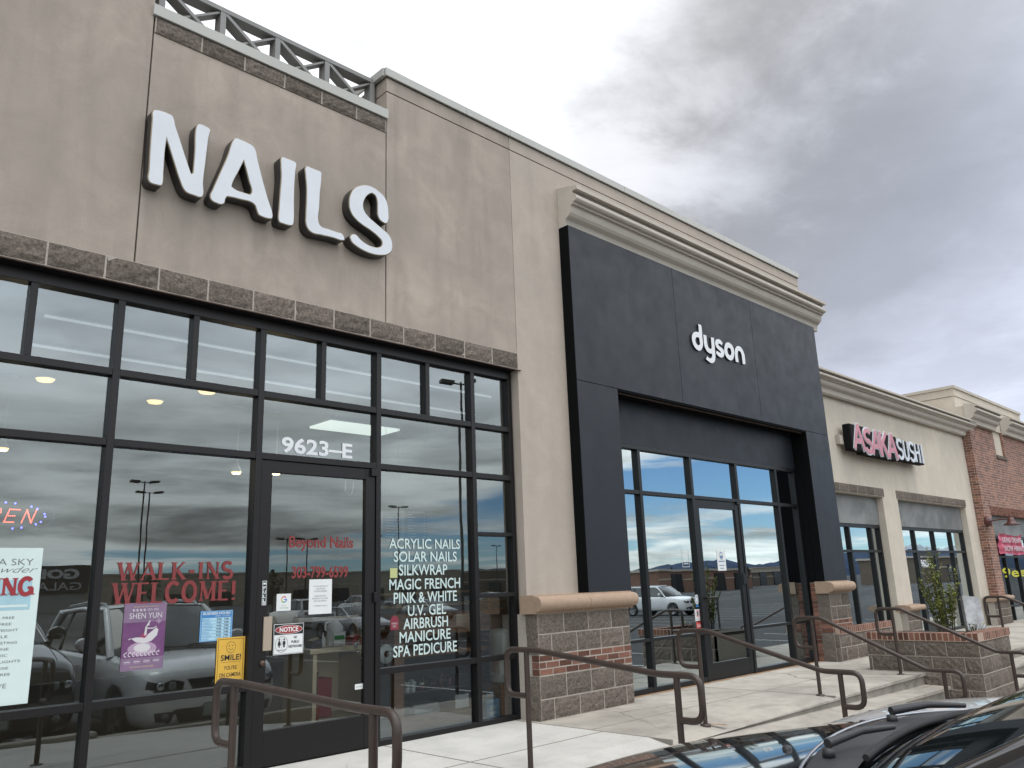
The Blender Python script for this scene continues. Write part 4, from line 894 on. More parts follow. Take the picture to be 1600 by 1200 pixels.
def srv(q):
    sheet(q, 4.665, 4.76, .98, 1.06, GY + .004, 0); disc(q, 4.7125, 1.06, .046, .05, GY + .0035, 0); text_into(q, 'NAILS', 4.68, 4.745, 1.03, 1.048, GY + .003, 1); text_into(q, 'GEL', 4.69, 4.735, 1.005, 1.02, GY + .003, 1)
decal('round_sticker', 'small dark red sticker on the window beside the service list', 'sticker', srv, [mat('sticker_red', (.22, .02, .04), .5), pale_m])
decal('sticky_note', 'yellow green sticky note on the window left of the word SILKWRAP', 'note', lambda q: sheet(q, 4.66, 4.745, 1.455, 1.545, GY + .003, 0), [mat('sticky_green', (.52, .56, .25), .7)])

# LED open sign
led = empty('led_open_sign', (1.4, .2, 1.92), label='lit oval LED sign with red OPEN letters and blue dots inside the window', cat='sign')
q = MB()
q.lathe([(.34, 0), (.35, .0), (.35, .02), (.34, .02)], (0, 0, 0), 40, axis='Y')
for v in range(len(q.v)): x, y, z = q.v[v]; q.v[v] = (x * 1.0 + 1.40, y + .2, z * .40 + 1.937)
fr_o = q.build('oval_rim', mat('clear_acrylic_grey', (.10, .10, .11), .2))
q = MB()
def dot(q, x, z, r, m): disc(q, x, z, r, r, .195, m, 8)
OP = {'O': [[(0, 0), (.1, 0), (.1, 1), (0, 1), (0, 0)]], 'P': [[(0, 0), (0, 1), (.7, 1), (.8, .75), (.7, .5), (0, .5)]], 'E': [[(.75, 0), (0, 0), (0, 1), (.8, 1)], [(0, .5), (.6, .5)]], 'N': [[(0, 0), (0, 1), (.75, 0), (.75, 1)]]}
OP['O'] = [[(.4 + .4 * math.cos(R(a)), .5 + .5 * math.sin(R(a))) for a in range(0, 361, 30)]]
for i, c in enumerate('OPEN'):
    for pl in OP[c]:
        for (a, b), (c2, d2) in zip(pl, pl[1:]):
            L = math.hypot((c2 - a) * .078, (d2 - b) * .085); n = max(2, int(L / .0095))
            for j in range(n + 1):
                u, w_ = a + (c2 - a) * j / n, b + (d2 - b) * j / n; dot(q, 1.215 + i * .108 + u * .078 + w_ * .028, 1.893 + w_ * .088, .0042, 0)
l1 = q.build('red_dots', mat('led_red', (.5, .02, .02), .5, emit=(1, .10, .06), estr=6))
q = MB()
for a in range(0, 360, 12):
    if (a // 12) % 3 != 2: dot(q, 1.40 + .285 * math.cos(R(a)), 1.937 + .092 * math.sin(R(a)), .007, 0)
l2 = q.build('blue_dots', mat('led_blue', (.02, .02, .5), .5, emit=(.1, .1, 1), estr=7))
q = MB(); q.tube([(1.62, .2, 1.98), (1.66, .22, 2.474)], .0025, 6); l3 = q.build('chain', ret_m)
adopt(led, fr_o, l1, l2, l3)

# notices on the other store fronts
def mk(q): sheet(q, 10.385, 10.61, 1.45, 1.735, .153, 0); ring(q, 10.5, 1.66, .045, .055, .012, .1525, 1); disc(q, 10.5, 1.645, .03, .02, .1522, 1); sheet(q, 10.42, 10.58, 1.575, 1.59, .1525, 1); sheet(q, 10.43, 10.57, 1.52, 1.53, .1525, 1); sheet(q, 10.45, 10.55, 1.48, 1.49, .1525, 1)
decal('mask_notice', 'white sheet with a blue face mask symbol on the clad store door', 'notice', mk, [paper_m, mat('steel_blue_print', (.12, .22, .36), .5)])
decal('hours_decal', 'thin white outlined hours panel on the glass left of the clad store door', 'decal', lambda q: (frame_rect(q, 9.53, 9.70, 1.51, 1.75, .006, .168, 0), [sheet(q, 9.56, 9.67, 1.55 + .025 * i, 1.56 + .025 * i, .168, 0) for i in range(7)]), vinylw_m)
decal('round_sticker', 'white round sticker topmost of the stack left of the clad store door', 'sticker', lambda q: (disc(q, 9.80, 1.075, .05, .065, .168, 0), ring(q, 9.80, 1.075, .035, .045, .008, .1675, 1)), [paper_m, blue_m])
decal('blue_sticker', 'small blue sticker under the round one left of the clad store door', 'sticker', lambda q: sheet(q, 9.77, 9.835, .975, 1.005, .168, 0), [blue_m])
decal('no_soliciting_sticker', 'white sticker with a red prohibition ring left of the clad store door', 'sticker', lambda q: (sheet(q, 9.725, 9.862, .795, .945, .168, 0), ring(q, 9.793, .885, .05, .048, .01, .1675, 1), sheet(q, 9.775, 9.81, .86, .915, .1672, 2), text_into(q, 'No Soliciting', 9.735, 9.852, .803, .825, .1675, 2)), [paper_m, mat('ring_red', (.55, .03, .03), .5), black_m])
decal('red_sticker', 'red square sticker lowest of the stack left of the clad store door', 'sticker', lambda q: (sheet(q, 9.735, 9.86, .69, .78, .168, 0), text_into(q, 'Sale', 9.75, 9.845, .71, .76, .1675, 1)), [MATS['ring_red'], paper_m])
decal('address_number', 'white street number 9623-C on the sushi restaurant door glass', 'lettering', lambda q: text_into(q, '9623-C', 19.5, 20.2, 1.44, 1.60, .612, bold=.02), white_m)

# banner on the brick store
bn = MB(); nx = 26; nz = 10
vs = [(23.95 + 2.2 * i / nx, .2 + .03 * math.sin(i * .9 + j * .5) + .015 * math.sin(j * 1.7), 1.70 + .53 * j / nz + .02 * math.sin(i * .25) - (.03 if j == nz else 0) * math.sin(math.pi * i / nx)) for j in range(nz + 1) for i in range(nx + 1)]
bn.add(vs, [(j * (nx + 1) + i, j * (nx + 1) + i + 1, (j + 1) * (nx + 1) + i + 1, (j + 1) * (nx + 1) + i) for j in range(nz) for i in range(nx)], 0, smooth=True)
text_into(bn, 'GRAND OPENING', 24.15, 25.9, 2.0, 2.14, .155, 1, bold=.01); text_into(bn, 'NOW HIRING', 24.25, 26.0, 1.78, 1.92, .155, 1, bold=.01)
tag(bn.build('banner', [mat('pink_vinyl_banner', (.58, .10, .17), .55, var=.25, vscale=4), pale_m]), 'crumpled pink and white vinyl banner hung across the brick store window', 'banner')
decal('window_lettering', 'yellow lettering drawn as a reflection on the brick store window under the pink banner', 'lettering', lambda q: text_into(q, 'll9ee', 24.05, 26.9, 1.1, 1.36, .43, bold=.02), mat('yellow_reflection', (.62, .60, .03), .6))  # painted reflection of a yellow sign across the lot
# gooseneck lamp
lp = empty('wall_lamp', (23.7, .25, 2.52), label='rusty red gooseneck wall lamp on the corner of the red brick store', cat='lamp')
lampm = mat('lamp_maroon', (.10, .03, .025), .45)
q = MB(); q.lathe([(.0, -.02), (.11, -.02), (.13, 0), (.13, .10), (.0, .10)], (23.42, -.0, 2.53), 20, axis='Y'); 
for i in range(len(q.v)): x, y, z = q.v[i]; q.v[i] = (x, .245 - y, z)
a = q.build('wall_plate', lampm)
q = MB(); q.tube([(23.42, .14, 2.53), (23.44, -.1, 2.56), (23.46, -.22, 2.56), (23.47, -.28, 2.53)], .018, 8); b = q.build('arm', lampm)
q = MB(); q.lathe([(.02, .11), (.065, .10), (.08, .02), (.10, -.02), (.20, -.08), (.195, -.085), (.08, -.03)], (23.47, -.30, 2.48), 24); c = q.build('lamp_shade', lampm)
adopt(lp, a, b, c)

# ================================================================== handrails
def rail_obj(x, zb, idx, label):
    e = empty('handrail', (x, -2.3, -.3), label=label, cat='handrail', group='brown pipe handrails up the entrance steps')
    za = .855; q = MB()
    def bend(p0, p1, p2, r=.1, n=5):
        a, b, c = Vector(p0), Vector(p1), Vector(p2); d1 = (a - b).normalized(); d2 = (c - b).normalized(); s, t = b + d1 * r, b + d2 * r
        return [tuple(s.lerp(b, u).lerp(b.lerp(t, u), u)) for u in [i / n for i in range(n + 1)]]
    raw = [(x, -1.655, za - .335), (x, -1.43, za - .335), (x, -1.43, za), (x, -1.76, za), (x, -2.88, zb), (x, -3.21, zb), (x, -3.21, zb - .275), (x, -3.03, zb - .275)]
    pts = [raw[0]]
    for i in range(1, len(raw) - 1): pts += bend(raw[i - 1], raw[i], raw[i + 1], .085 if i in (1, 2, 5, 6) else .05)
    pts.append(raw[-1]); q.tube(pts, .0222, 12); a = q.build('rail', rail_m)
    fl = MB()
    for yy, zz in ((-1.655, .0 if x > 6.2 else ramp_z(x, -1.655)),): fl.lathe([(.0, -.03), (.05, -.03), (.05, .008), (.024, .014), (.022, .014)], (x, yy, zz), 16)
    q = MB(); q.tube([(x, -1.655, -.06), (x, -1.655, za - .012)], .0215, 12); b = q.build('post', rail_m)
    q = MB(); q.tube([(x, -3.03, -.62), (x, -3.03, zb - .012)], .0215, 12); c = q.build('post', rail_m)
    adopt(e, a, b, c, fl.build('base_plate', rail_m))
rail_obj(2.27, .81, 0, 'brown pipe handrail in front of the nail salon door')
rail_obj(4.64, .735, 1, 'brown pipe handrail in front of the block pier, second from the left')
rail_obj(7.0, .535, 2, 'brown pipe handrail in front of the clad store door with a rust stained foot')
rail_obj(9.38, .325, 3, 'brown pipe handrail in the middle of the steps, left of the planter')
rail_obj(11.75, .325, 4, 'brown pipe handrail hard against the block planter')
rail_obj(16.5, .325, 5, 'brown pipe handrail half hidden beyond the planter at the right edge')
rs = MB(); rs.add([(7.0 + .03 + .05 * math.cos(a_ * .7) * (1 + .3 * random.random()), -1.655 + .04 * math.sin(a_ * .7), .0035) for a_ in range(9)], [tuple(range(9))]); rs.add([(7.03, -1.67, .004), (7.06, -1.66, .004), (7.12, -1.82, .004), (7.06, -1.83, .004)], [(0, 1, 2, 3)])
tag(rs.build('rust_stain', mat('rust_stain', (.34, .19, .09), .9, var=.3, vscale=40)), 'orange rust stain on the concrete at the foot of a handrail', 'stain')
rs = MB()
for i in range(40):
    x = 8.0 + i * .127
    rs.add([(x, .115, .003), (x + .127, .115, .003), (x + .127, .07 - .03 * random.random(), .003), (x, .07 - .03 * random.random(), .003)], [(0, 1, 2, 3)])
tag(rs.build('rust_stain', mat('rust_stain', (.34, .19, .09))), 'thin rust coloured line on the concrete along the clad store sill', 'stain')

# ================================================================== planter
pl = empty('planter', (12.8, -1.6, 0), label='grey split face block planter with a red brick rim beside the steps', cat='planter')
b = MB(); m = MB(); r = MB(); cz = [(.212, .415), (.006, .212), (-.2, .006), (-.406, -.2), (-.612, -.406)]
for k, (z0, z1) in enumerate(cz):
    z = -1.1; off = .2 if k % 2 else 0
    y = -2.57
    while y < -1.135:
        e_ = min(y + (.406 if not (y == -2.57 and k % 2) else .203), -1.1)
        if e_ - y > .03: rough_block(b, y + .005, e_ - .005, z0 + .005, z1 - .005, 12.1, .08, .012, 7, 4, face='-x')
        y = e_
    block_courses(b, 12.1, 13.45, [(z0, z1)], -2.57, off=k + 1)
m.box(12.098, 13.44, -2.571, -1.105, -.62, .41); pass
r_y = [(-2.585 + .0735 * i) for i in range(21)]
for y in r_y[:-1]:
    if y < -1.12: r.box(12.085, 12.29, y + .006, y + .0675, .42, .52, 0, random.random())
x = 12.295
while x < 13.44: r.box(x + .006, x + .0675, -2.585, -2.38, .42, .52, 0, random.random()); x += .0735
mm = MB(); mm.box(12.0855, 13.43, -2.5845, -2.386, .412, .5195); mm.box(12.0855, 12.283, -2.38, -1.115, .412, .5195)
lw = empty('low_wall', (13.5, -.3, 0), label='low split face block wall with brick rim between the right pier and the planter', cat='wall')
b2_ = MB(); m2_ = MB(); r2_ = MB()
for k, (z0, z1) in enumerate(cz[:2]): block_courses(b2_, 13.06, 15.2, [(z0, z1)], -.27, off=k); rough_block(b2_, -.265, -.2, z0 + .006, z1 - .006, 13.05, .05, .008, 4, 4, face='-x')
m2_.box(13.062, 15.19, -.272, -.206, -.1, .412)
x = 13.05
while x < 15.15: r2_.box(x + .006, x + .0675, -.288, -.205, .42, .52, 0, random.random()); x += .0735
m3_ = MB(); m3_.box(13.055, 15.17, -.2875, -.21, .412, .5195)
so_ = MB(); so_.box(12.29, 13.44, -2.38, -1.12, .411, .46)
adopt(pl, b.build('block_facing', block_m), m.build('mortar', mortar_m), r.build('brick_rim', pbrick_m, bevel=.003), mm.build('rim_mortar', mat('pink_mortar', (.45, .33, .26), .95, var=.1, vscale=30)), so_.build('soil', mat('soil', (.06, .045, .033), .95, bump=1, bscale=40)))

adopt(lw, b2_.build('block_facing', block_m), m2_.build('mortar', mortar_m), r2_.build('brick_rim', pbrick_m, bevel=.003), m3_.build('rim_mortar', MATS['pink_mortar']))
leaf_m = mat('shrub_leaf', (.22, .25, .055), .6, tint=.55, var=.2, vscale=9); twig_m = mat('twig', (.10, .07, .045), .9)
def shrub(cx, cy, z0, n, h, spread, lf, name, label, cat):
    e = empty(name, (cx, cy, z0), label=label, cat=cat); s = MB(); L = MB()
    for i in range(n):
        a = random.uniform(0, 2 * math.pi); rr_ = spread * math.sqrt(random.random()); bx, by = cx + rr_ * math.cos(a) * .45, cy + rr_ * math.sin(a) * .45
        tall = h * random.uniform(.45, 1.0) * (1.0 if rr_ < spread * .5 else .75); tx, ty = cx + rr_ * math.cos(a) * 1.05 + random.uniform(-.05, .05), cy + rr_ * math.sin(a) * 1.05
        p = [Vector((bx + (tx - bx) * t ** 1.3, by + (ty - by) * t ** 1.3, z0 + tall * t)) for t in [k / 6 for k in range(7)]]
        s.tube(p, [.005 * (1 - k / 8) for k in range(7)], 5)
        for k in range(lf):
            t = random.uniform(.12, 1) ** .85; j = min(5, int(t * 6)); q_ = p[j].lerp(p[j + 1], t * 6 - j)
            az = random.uniform(0, 2 * math.pi); el = random.uniform(-.2, 1.0); ln_ = random.uniform(.035, .075); wd = ln_ * .3
            d = Vector((math.cos(az) * math.cos(el), math.sin(az) * math.cos(el), math.sin(el))); sd_ = d.cross(Vector((0, 0, 1))).normalized() * wd; up_ = sd_.cross(d) * .25
            L.add([q_, q_ + d * ln_ * .5 + sd_ + up_, q_ + d * ln_, q_ + d * ln_ * .5 - sd_ + up_], [(0, 1, 2, 3)], 0, random.random())
    adopt(e, s.build('stem', twig_m), L.build('foliage', leaf_m, fix=False)); return e
shrub(13.1, -1.86, .44, 32, 1.3, .27, 56, 'shrub', 'upright yellow green shrub growing in the block planter', 'shrub')
shrub(13.2, -2.2, .44, 24, .22, .2, 1, 'dry_plant', 'low brown dead stalks in the planter right of the green shrub', 'plant')
q = MB(); q.prism([(-.17, 0), (.17, 0), (.15, .62), (.10, .66), (-.17, .64)], -.03, .03); o = q.build('stone_slab', mat('weathered_board', (.42, .43, .44), .8, var=.25, vscale=7, stain=.4, sscale=3), bevel=.01)
o.location = (13.40, -2.17, .45); o.scale = (.85, 1, .8); o.rotation_euler = (R(-16), R(10), R(-38)); tag(o, 'weathered grey slab leaning in the planter right of the shrub', 'slab')

# ================================================================== inside the salon
wood_m = mat('brown_wood', (.32, .15, .075), .5, var=.25, vscale=5, vstretch=(1, 1, 6)); cream_m = mat('cream_laminate', (.72, .62, .42), .5); plas_m = mat('white_plastic', (.72, .76, .74), .35); dkbox_m = mat('dark_box', (.03, .03, .035), .5)
warm_m = mat('warm_lamp', (.9, .8, .6), .5, emit=(1, .70, .30), estr=1.5); cool_m = mat('cool_lamp', (.8, .85, .8), .5, emit=(.9, 1, .92), estr=.85); tube_m = mat('tube_lamp', (.7, .75, .75), .5, emit=(.9, .97, 1), estr=.25)
ck = empty('reception_counter', (4.6, .9, 0), label='cream reception counter behind the salon door', cat='counter')
q = MB(); q.box(4.06, 4.75, .55, 1.15, .80, .845); a = q.build('counter_top', cream_m, bevel=.003)
q = MB(); q.box(4.11, 4.15, .58, 1.12, 0, .80); q.box(4.70, 4.74, .58, 1.12, 0, .80); q.box(4.15, 4.7, 1.08, 1.12, 0, .80); q.box(4.15, 4.7, .6, 1.08, .18, .21); b = q.build('side_panel', cream_m)
adopt(ck, a, b)
q = MB(); q.lathe([(0, 0), (.082, 0), (.085, .01), (.085, .15), (.078, .18), (.03, .235), (.025, .26), (.0, .26)], (4.42, .72, .847), 18); j = q.build('jug', mat('cloudy_plastic', (.8, .82, .8), .3)); tag(j, 'gallon jug of sanitiser with a pump on the reception counter', 'jug')
q = MB(); q.tube([(4.42, .72, 1.10), (4.42, .72, 1.155), (4.37, .70, 1.155)], .008, 8); q.build('pump', plas_m, j).matrix_parent_inverse = Matrix()
q = MB(); q.box(4.355, 4.485, .632, .636, .87, .98); q.build('label', paper_m, j); q = MB(); q.box(4.365, 4.475, .629, .631, .905, .945); q.build('green_print', gc[2], j)
q = MB(); q.tube([(4.345, .72, .985), (4.315, .72, 1.0), (4.32, .72, 1.06), (4.385, .72, 1.075)], .011, 8); q.build('handle', MATS['cloudy_plastic'], j)
for i, (x, hh, c, lab) in enumerate(((4.18, .09, dkbox_m, 'black card terminal on the counter left of the jug'), (4.27, .12, plas_m, 'small white pump bottle on the counter beside the jug'), (4.62, .1, MATS['notice_red'], 'red box on the counter right of the jug'))):
    q = MB()
    if i == 1: q.lathe([(0, 0), (.025, 0), (.025, .085), (.01, .1), (.008, .13), (0, .13)], (x, .68, .847), 14)
    else: q.prism([(x - .06, .847), (x + .06, .847), (x + .05, .847 + hh), (x - .04, .847 + hh * .7)], .64, .76)
    tag(q.build('counter_item', c, bevel=.004), lab, 'counter item')
bd = MB(); 
for i in range(46):
    t = i / 46; x = 4.50 + .035 * math.sin(t * 9) + random.uniform(-.018, .018); z = 1.03 - .34 * t + random.uniform(-.01, .01); r_ = random.uniform(.008, .015)
    bd.lathe([(0, -r_), (r_ * .7, -r_ * .7), (r_, 0), (r_ * .7, r_ * .7), (0, r_)], (x, .42 + random.uniform(-.02, .02), z), 8, random.choice((0, 0, 1, 2, 3)))
for k in range(5): z = .66 - .05 * k; bd.lathe([(0, -.016), (.012, -.01), (.013, .0), (.006, .018), (0, .02)], (4.535 + .006 * k, .42, z), 8, 1)
bd.tube([(4.52, .42, 1.05), (4.52, .42, 2.3)], .002, 5, 2)
tag(bd.build('bead_garland', [mat('bead_white', (.7, .7, .66), .25), mat('bead_yellow', (.6, .48, .12), .3), mat('bead_brown', (.12, .05, .03), .4), mat('bead_silver', (.5, .5, .52), .2, metal=.8)]), 'hanging garland of white, yellow and brown beads beside the door hinge', 'garland')
q = MB(); q.tube([(4.18, .2, 2.36), (4.19, .2, 2.28), (4.215, .2, 2.225), (4.235, .2, 2.21), (4.255, .2, 2.24), (4.27, .2, 2.30), (4.275, .2, 2.36)], .004, 6); q.tube([(4.185, .2, 2.36), (4.18, .2, 2.25)], .004, 6)
tag(q.build('hanging_chain', mat('chain_silver', (.55, .56, .58), .25, metal=.9)), 'silver chain hanging inside the top right of the salon door glass', 'chain')
rb = empty('red_gift_box', (4.35, .85, .21), label='dark red box standing on the shelf under the counter', cat='box')
q = MB(); q.box(4.27, 4.42, .75, .95, .215, .56); a = q.build('box', MATS['notice_red'], bevel=.004); q = MB(); q.box(4.24, 4.27, .75, .95, .215, .62); b = q.build('lid', MATS['bead_brown']); adopt(rb, a, b)
q = MB(); q.lathe([(0, 0), (.03, 0), (.03, .1), (.012, .12), (.012, .15), (0, .15)], (4.19, .66, .215), 12); tag(q.build('red_bottle', MATS['notice_red']), 'small red bottle on the shelf under the counter', 'bottle')
# cabinet behind the right windows
cb = empty('display_cabinet', (5.6, .9, 0), label='brown wooden display cabinet with dark shelves behind the service list window', cat='cabinet')
q = MB(); q.box(5.0, 5.12, .55, 1.1, 0, 1.05); q.box(6.5, 6.6, .55, 1.1, 0, 1.05); q.box(5.0, 6.6, .53, 1.12, 1.05, 1.10); q.box(5.0, 6.6, 1.1, 1.14, 0, 1.05); q.box(5.12, 6.5, .55, 1.1, .0, .12); q.box(5.12, 6.5, .56, 1.1, .68, .72); q.box(5.12, 6.5, .56, 1.1, .88, 1.05); a = q.build('cabinet_body', wood_m, bevel=.004)
q = MB(); q.box(5.12, 6.5, 1.06, 1.10, .12, .68); q.box(5.12, 6.0, .6, 1.06, .33, .345); b = q.build('shelf', mat('grey_shelf', (.10, .115, .12), .4)); adopt(cb, a, b)
sh = MB(); sh.box(4.9, 6.9, .9, 1.2, 1.16, 1.185); sh.box(4.9, 6.9, .95, 1.2, 1.29, 1.315); sh.box(4.92, 4.95, 1.1, 1.18, 0, 1.3); sh.box(6.85, 6.88, 1.1, 1.18, 0, 1.3); tag(sh.build('wall_shelf', mat('tan_shelf', (.36, .25, .14), .5)), 'two tan shelf boards crossing behind the service list', 'shelf')
k = 0
jar0 = None
for i in range(13):
    x = 5.17 + .062 * i; hh = random.uniform(.05, .11)
    q = MB(); q.lathe([(0, 0), (.026, 0), (.026, hh), (0, hh)], (0, 0, 0), 12); j = q.build('jar', mat(('jar_dark', 'jar_rose', 'jar_brown')[i % 3], ((.04, .03, .03), (.2, .06, .07), (.10, .05, .03))[i % 3], .3))
    q = MB(); q.lathe([(0, 0), (.028, 0), (.028, .022), (0, .022)], (0, 0, hh), 12); q.build('lid', plas_m if i < 5 else dkbox_m, j); j.location = (x, .66 + .05 * (i % 2), .3455); tag(j, 'small cosmetic jar in the row on the cabinet shelf', 'jar', 'jars on the cabinet shelf')
for i in range(4):
    q = MB(); q.lathe([(0, 0), (.03, 0), (.03, .03), (.032, .032), (.032, .05), (0, .05)], (0, 0, 0), 14); o = q.build('jar', plas_m); o.location = (5.19 + .07 * (i % 2), .61, .3455 + .0505 * (i // 2) + .11 * 0); o.location.y = .60; tag(o, 'white lidded pot stacked at the left end of the cabinet shelf', 'jar', 'white pots on the cabinet shelf')
tag((lambda q: (q.box(5.83, 5.98, .6, .7, .3455, .47), q.build('dark_carton', dkbox_m, bevel=.003))[-1])(MB()), 'black printed carton at the right end of the cabinet shelf', 'box')
tag((lambda q: (q.box(5.3, 5.62, .62, .8, .122, .19), q.box(5.28, 5.6, .62, .8, .19, .215), q.build('tool_tray', mat('tray_grey', (.30, .33, .33), .4), bevel=.003))[-1])(MB()), 'grey tool tray on the cabinet floor', 'tray')
tag((lambda q: (q.prism([(5.82, .123), (6.0, .123), (6.0, .255), (5.93, .25), (5.82, .26)], .6, .605), q.build('paper_card', paper_m))[-1])(MB()), 'torn white card propped low in the cabinet', 'card')
tag((lambda q: (q.lathe([(0, 0), (.115, 0), (.135, .02), (.135, .5), (.12, .55), (0, .56)], (6.33, .42, .34), 24), q.build('paper_roll', plas_m))[-1])(MB()), 'tall white rounded container behind the rightmost salon window', 'container')
tag((lambda q: (q.box(6.2, 6.48, .3, .54, 0, .335), q.build('low_stand', wood_m))[-1])(MB()), 'low brown stand under the tall white container', 'stand')
tag((lambda q: (q.box(6.02, 6.2, .34, .42, .01, .2), q.tube([(6.05, .38, .2), (6.07, .38, .26), (6.15, .38, .26), (6.17, .38, .2)], .006, 6), [q.lathe([(.0, 0), (.022, 0), (.022, .004), (0, .004)], (6.08 + .055 * (i % 2), -.0+.336, .06 + .055 * (i // 2)), 12, 1, axis='Y') for i in range(4)], q.build('blue_bag', [mat('blue_bag', (.10, .30, .50), .5), bpale_m]))[-1])(MB()), 'small blue bag on the floor behind the rightmost salon window', 'bag')
q = MB(); q.lathe([(.03, 0), (.085, 0), (.09, .012), (.085, .024), (.03, .024), (.03, 0)], (4.80, .4, .75), 24, axis='Y'); tag(q.build('ring_lamp', plas_m), 'white ring shaped table lamp behind the lower left of the service list', 'lamp')
q = MB(); q.box(4.72, 4.9, .5, .7, 0, .66); tag(q.build('trolley', dkbox_m), 'dark trolley under the white ring lamp', 'trolley')
q = MB(); q.tube([(4.80, .412, .66), (4.80, .412, .67)], .01, 6)
for nm, x0, x1, z0, z1, lab in (('price_board', 5.19, 5.42, 1.82, 2.17, 'dark price board hanging behind the service list, left one'), ('price_board', 5.48, 5.79, 1.88, 2.21, 'dark price board hanging behind the service list, right one')):
    q = MB(); q.box(x0, x1, 1.0, 1.015, z0, z1, 0)
    for i in range(9): sheet(q, x0 + .03, x0 + random.uniform(.09, .15), z1 - .06 - i * .03, z1 - .052 - i * .03, .998, 1); sheet(q, x1 - .06, x1 - .03, z1 - .06 - i * .03, z1 - .052 - i * .03, .998, 1)
    text_into(q, 'NATURAL NAILS', x0 + .04, x1 - .04, z1 - .035, z1 - .02, .998, 1)
    q.tube([(x0 + .03, 1.007, z1), (x0 + .03, 1.007, 3.88)], .002, 5, 1); q.tube([(x1 - .03, 1.007, z1), (x1 - .03, 1.007, 3.88)], .002, 5, 1)
    tag(q.build(nm, [dkbox_m, mat('board_print', (.4, .42, .42), .6)]), lab, 'price board', 'price boards')
# ceiling lights
for i, (y, lab) in enumerate(((1.5, 'long thin ceiling light tube nearest the salon glass'), (2.5, 'long thin ceiling light tube second from the salon glass'))):
    q = MB(); q.tube([(1.85 + .1 * i, y, 3.84), (7.3 + .6 * i, y, 3.84)], .014, 8); a = q.build('tube', tube_m); q = MB(); q.box(1.85 + .1 * i, 7.3 + .6 * i, y - .03, y + .03, 3.86, 3.878); b = q.build('batten', inc)
    adopt(empty('ceiling_tube_light', (4.5, y, 3.85), label=lab, cat='ceiling light', group='ceiling tube lights'), a, b)
q = MB(); q.box(6.3, 7.55, 3.9, 4.5, 3.79, 3.82); a = q.build('diffuser', cool_m); q = MB(); q.box(6.25, 7.6, 3.85, 4.55, 3.822, 3.878); b = q.build('housing', inc); ald = bpy.data.lights.new('panel_light', 'AREA'); ald.shape = 'RECTANGLE'; ald.size = 1.2; ald.size_y = .55; ald.energy = 24; ald.color = (.93, 1, .95); al_o = bpy.data.objects.new('panel_light', ald); col.objects.link(al_o); al_o.location = (6.92, 4.2, 3.78)
adopt(empty('ceiling_panel_light', (6.9, 4.2, 3.85), label='bright fluorescent panel light on the ceiling behind the salon door', cat='ceiling light'), a, b)
for (x, y, r_, lab) in ((3.9, 4.3, .1, 'flat round ceiling light in the middle of the window left of the door'), (4.2, 3.4, .11, 'glowing round ceiling light in the top row window left of the door'), (2.5, 3.9, .1, 'tilted round ceiling light at the upper left of the window')):
    q = MB(); q.lathe([(0, -.035), (r_ * .8, -.03), (r_, 0)], (x, y, 3.86), 20); a = q.build('bulb', warm_m); q = MB(); q.lathe([(r_ * 1.02, -.004), (r_ * 1.2, 0), (r_ * 1.2, .018), (0, .018)], (x, y, 3.861), 20); b = q.build('trim_ring', plas_m); adopt(empty('ceiling_downlight', (x, y, 3.87), label=lab, cat='ceiling light', group='round ceiling lights'), a, b)
for (x, y, z, lab) in ((4.92, 4.0, 2.95, 'pendant bulb on a white cord seen just left of the door'), (5.50, 4.0, 2.98, 'pendant bulb seen at the top left of the door glass'), (2.17, 4.0, 3.02, 'pendant bulb at the far left of the salon window')):
    q = MB(); q.lathe([(0, -.02), (.05, -.015), (.068, .01), (.066, .014)], (x, y, z), 18); a = q.build('bulb', warm_m); q = MB(); q.lathe([(.067, .014), (.05, .06), (.028, .095), (.025, .14), (0, .14)], (x, y, z), 18); b = q.build('lamp_shade', plas_m)
    q = MB(); q.tube([(x, y, z + .14), (x, y, 3.86)], .006, 6); c = q.build('cord', plas_m); q = MB(); q.lathe([(0, 0), (.07, 0), (.06, .025), (0, .03)], (x, y, 3.85), 16); d_ = q.build('canopy', plas_m); pld = bpy.data.lights.new('bulb_light', 'POINT'); pld.energy = 10; pld.color = (1, .8, .5); pld.shadow_soft_size = .06; plo = bpy.data.objects.new('bulb_light', pld); col.objects.link(plo); plo.location = (x, y, z - .09); adopt(empty('pendant_lamp', (x, y, 3.88), label=lab, cat='pendant lamp', group='pendant bulbs in the salon'), a, b, c, d_)

# ================================================================== vehicles (nose at local y=0, body towards -y, ground z=0)
tyre_m = mat('tyre_rubber', (.02, .02, .021), .85); rim_m = mat('alloy', (.42, .43, .45), .3, metal=.8); plast_m = mat('black_plastic', (.028, .029, .032), .55, bump=.15, bscale=400); cglass_m = mat('car_glass', (.012, .016, .017), .03, spec=.9); chrome_m = mat('chrome', (.6, .6, .62), .12, metal=1.0)
lens_m = mat('headlight_lens', (.22, .23, .24), .08, spec=.8); lensin_m = mat('headlight_inner', (.05, .05, .055), .2, metal=.5); amber_m = mat('amber_lens', (.16, .085, .045), .2); redl_m = mat('red_lens', (.25, .012, .012), .15); plate_m = mat('number_plate', (.45, .50, .46), .5)
def paint(name, c, metal=.0, rough=.3): return mat(name, c, rough, metal=metal, spec=.5, coat=1.0)

def loft(st, close=True):
    vs = []; fs = []; n = len(st[0])
    for ring_ in st: vs += ring_
    for i in range(len(st) - 1):
        for j in range(n): fs.append((i * n + j, i * n + (j + 1) % n, (i + 1) * n + (j + 1) % n, (i + 1) * n + j))
    fs.append(tuple(range(n - 1, -1, -1))); fs.append(tuple(range((len(st) - 1) * n, len(st) * n)))
    return vs, fs

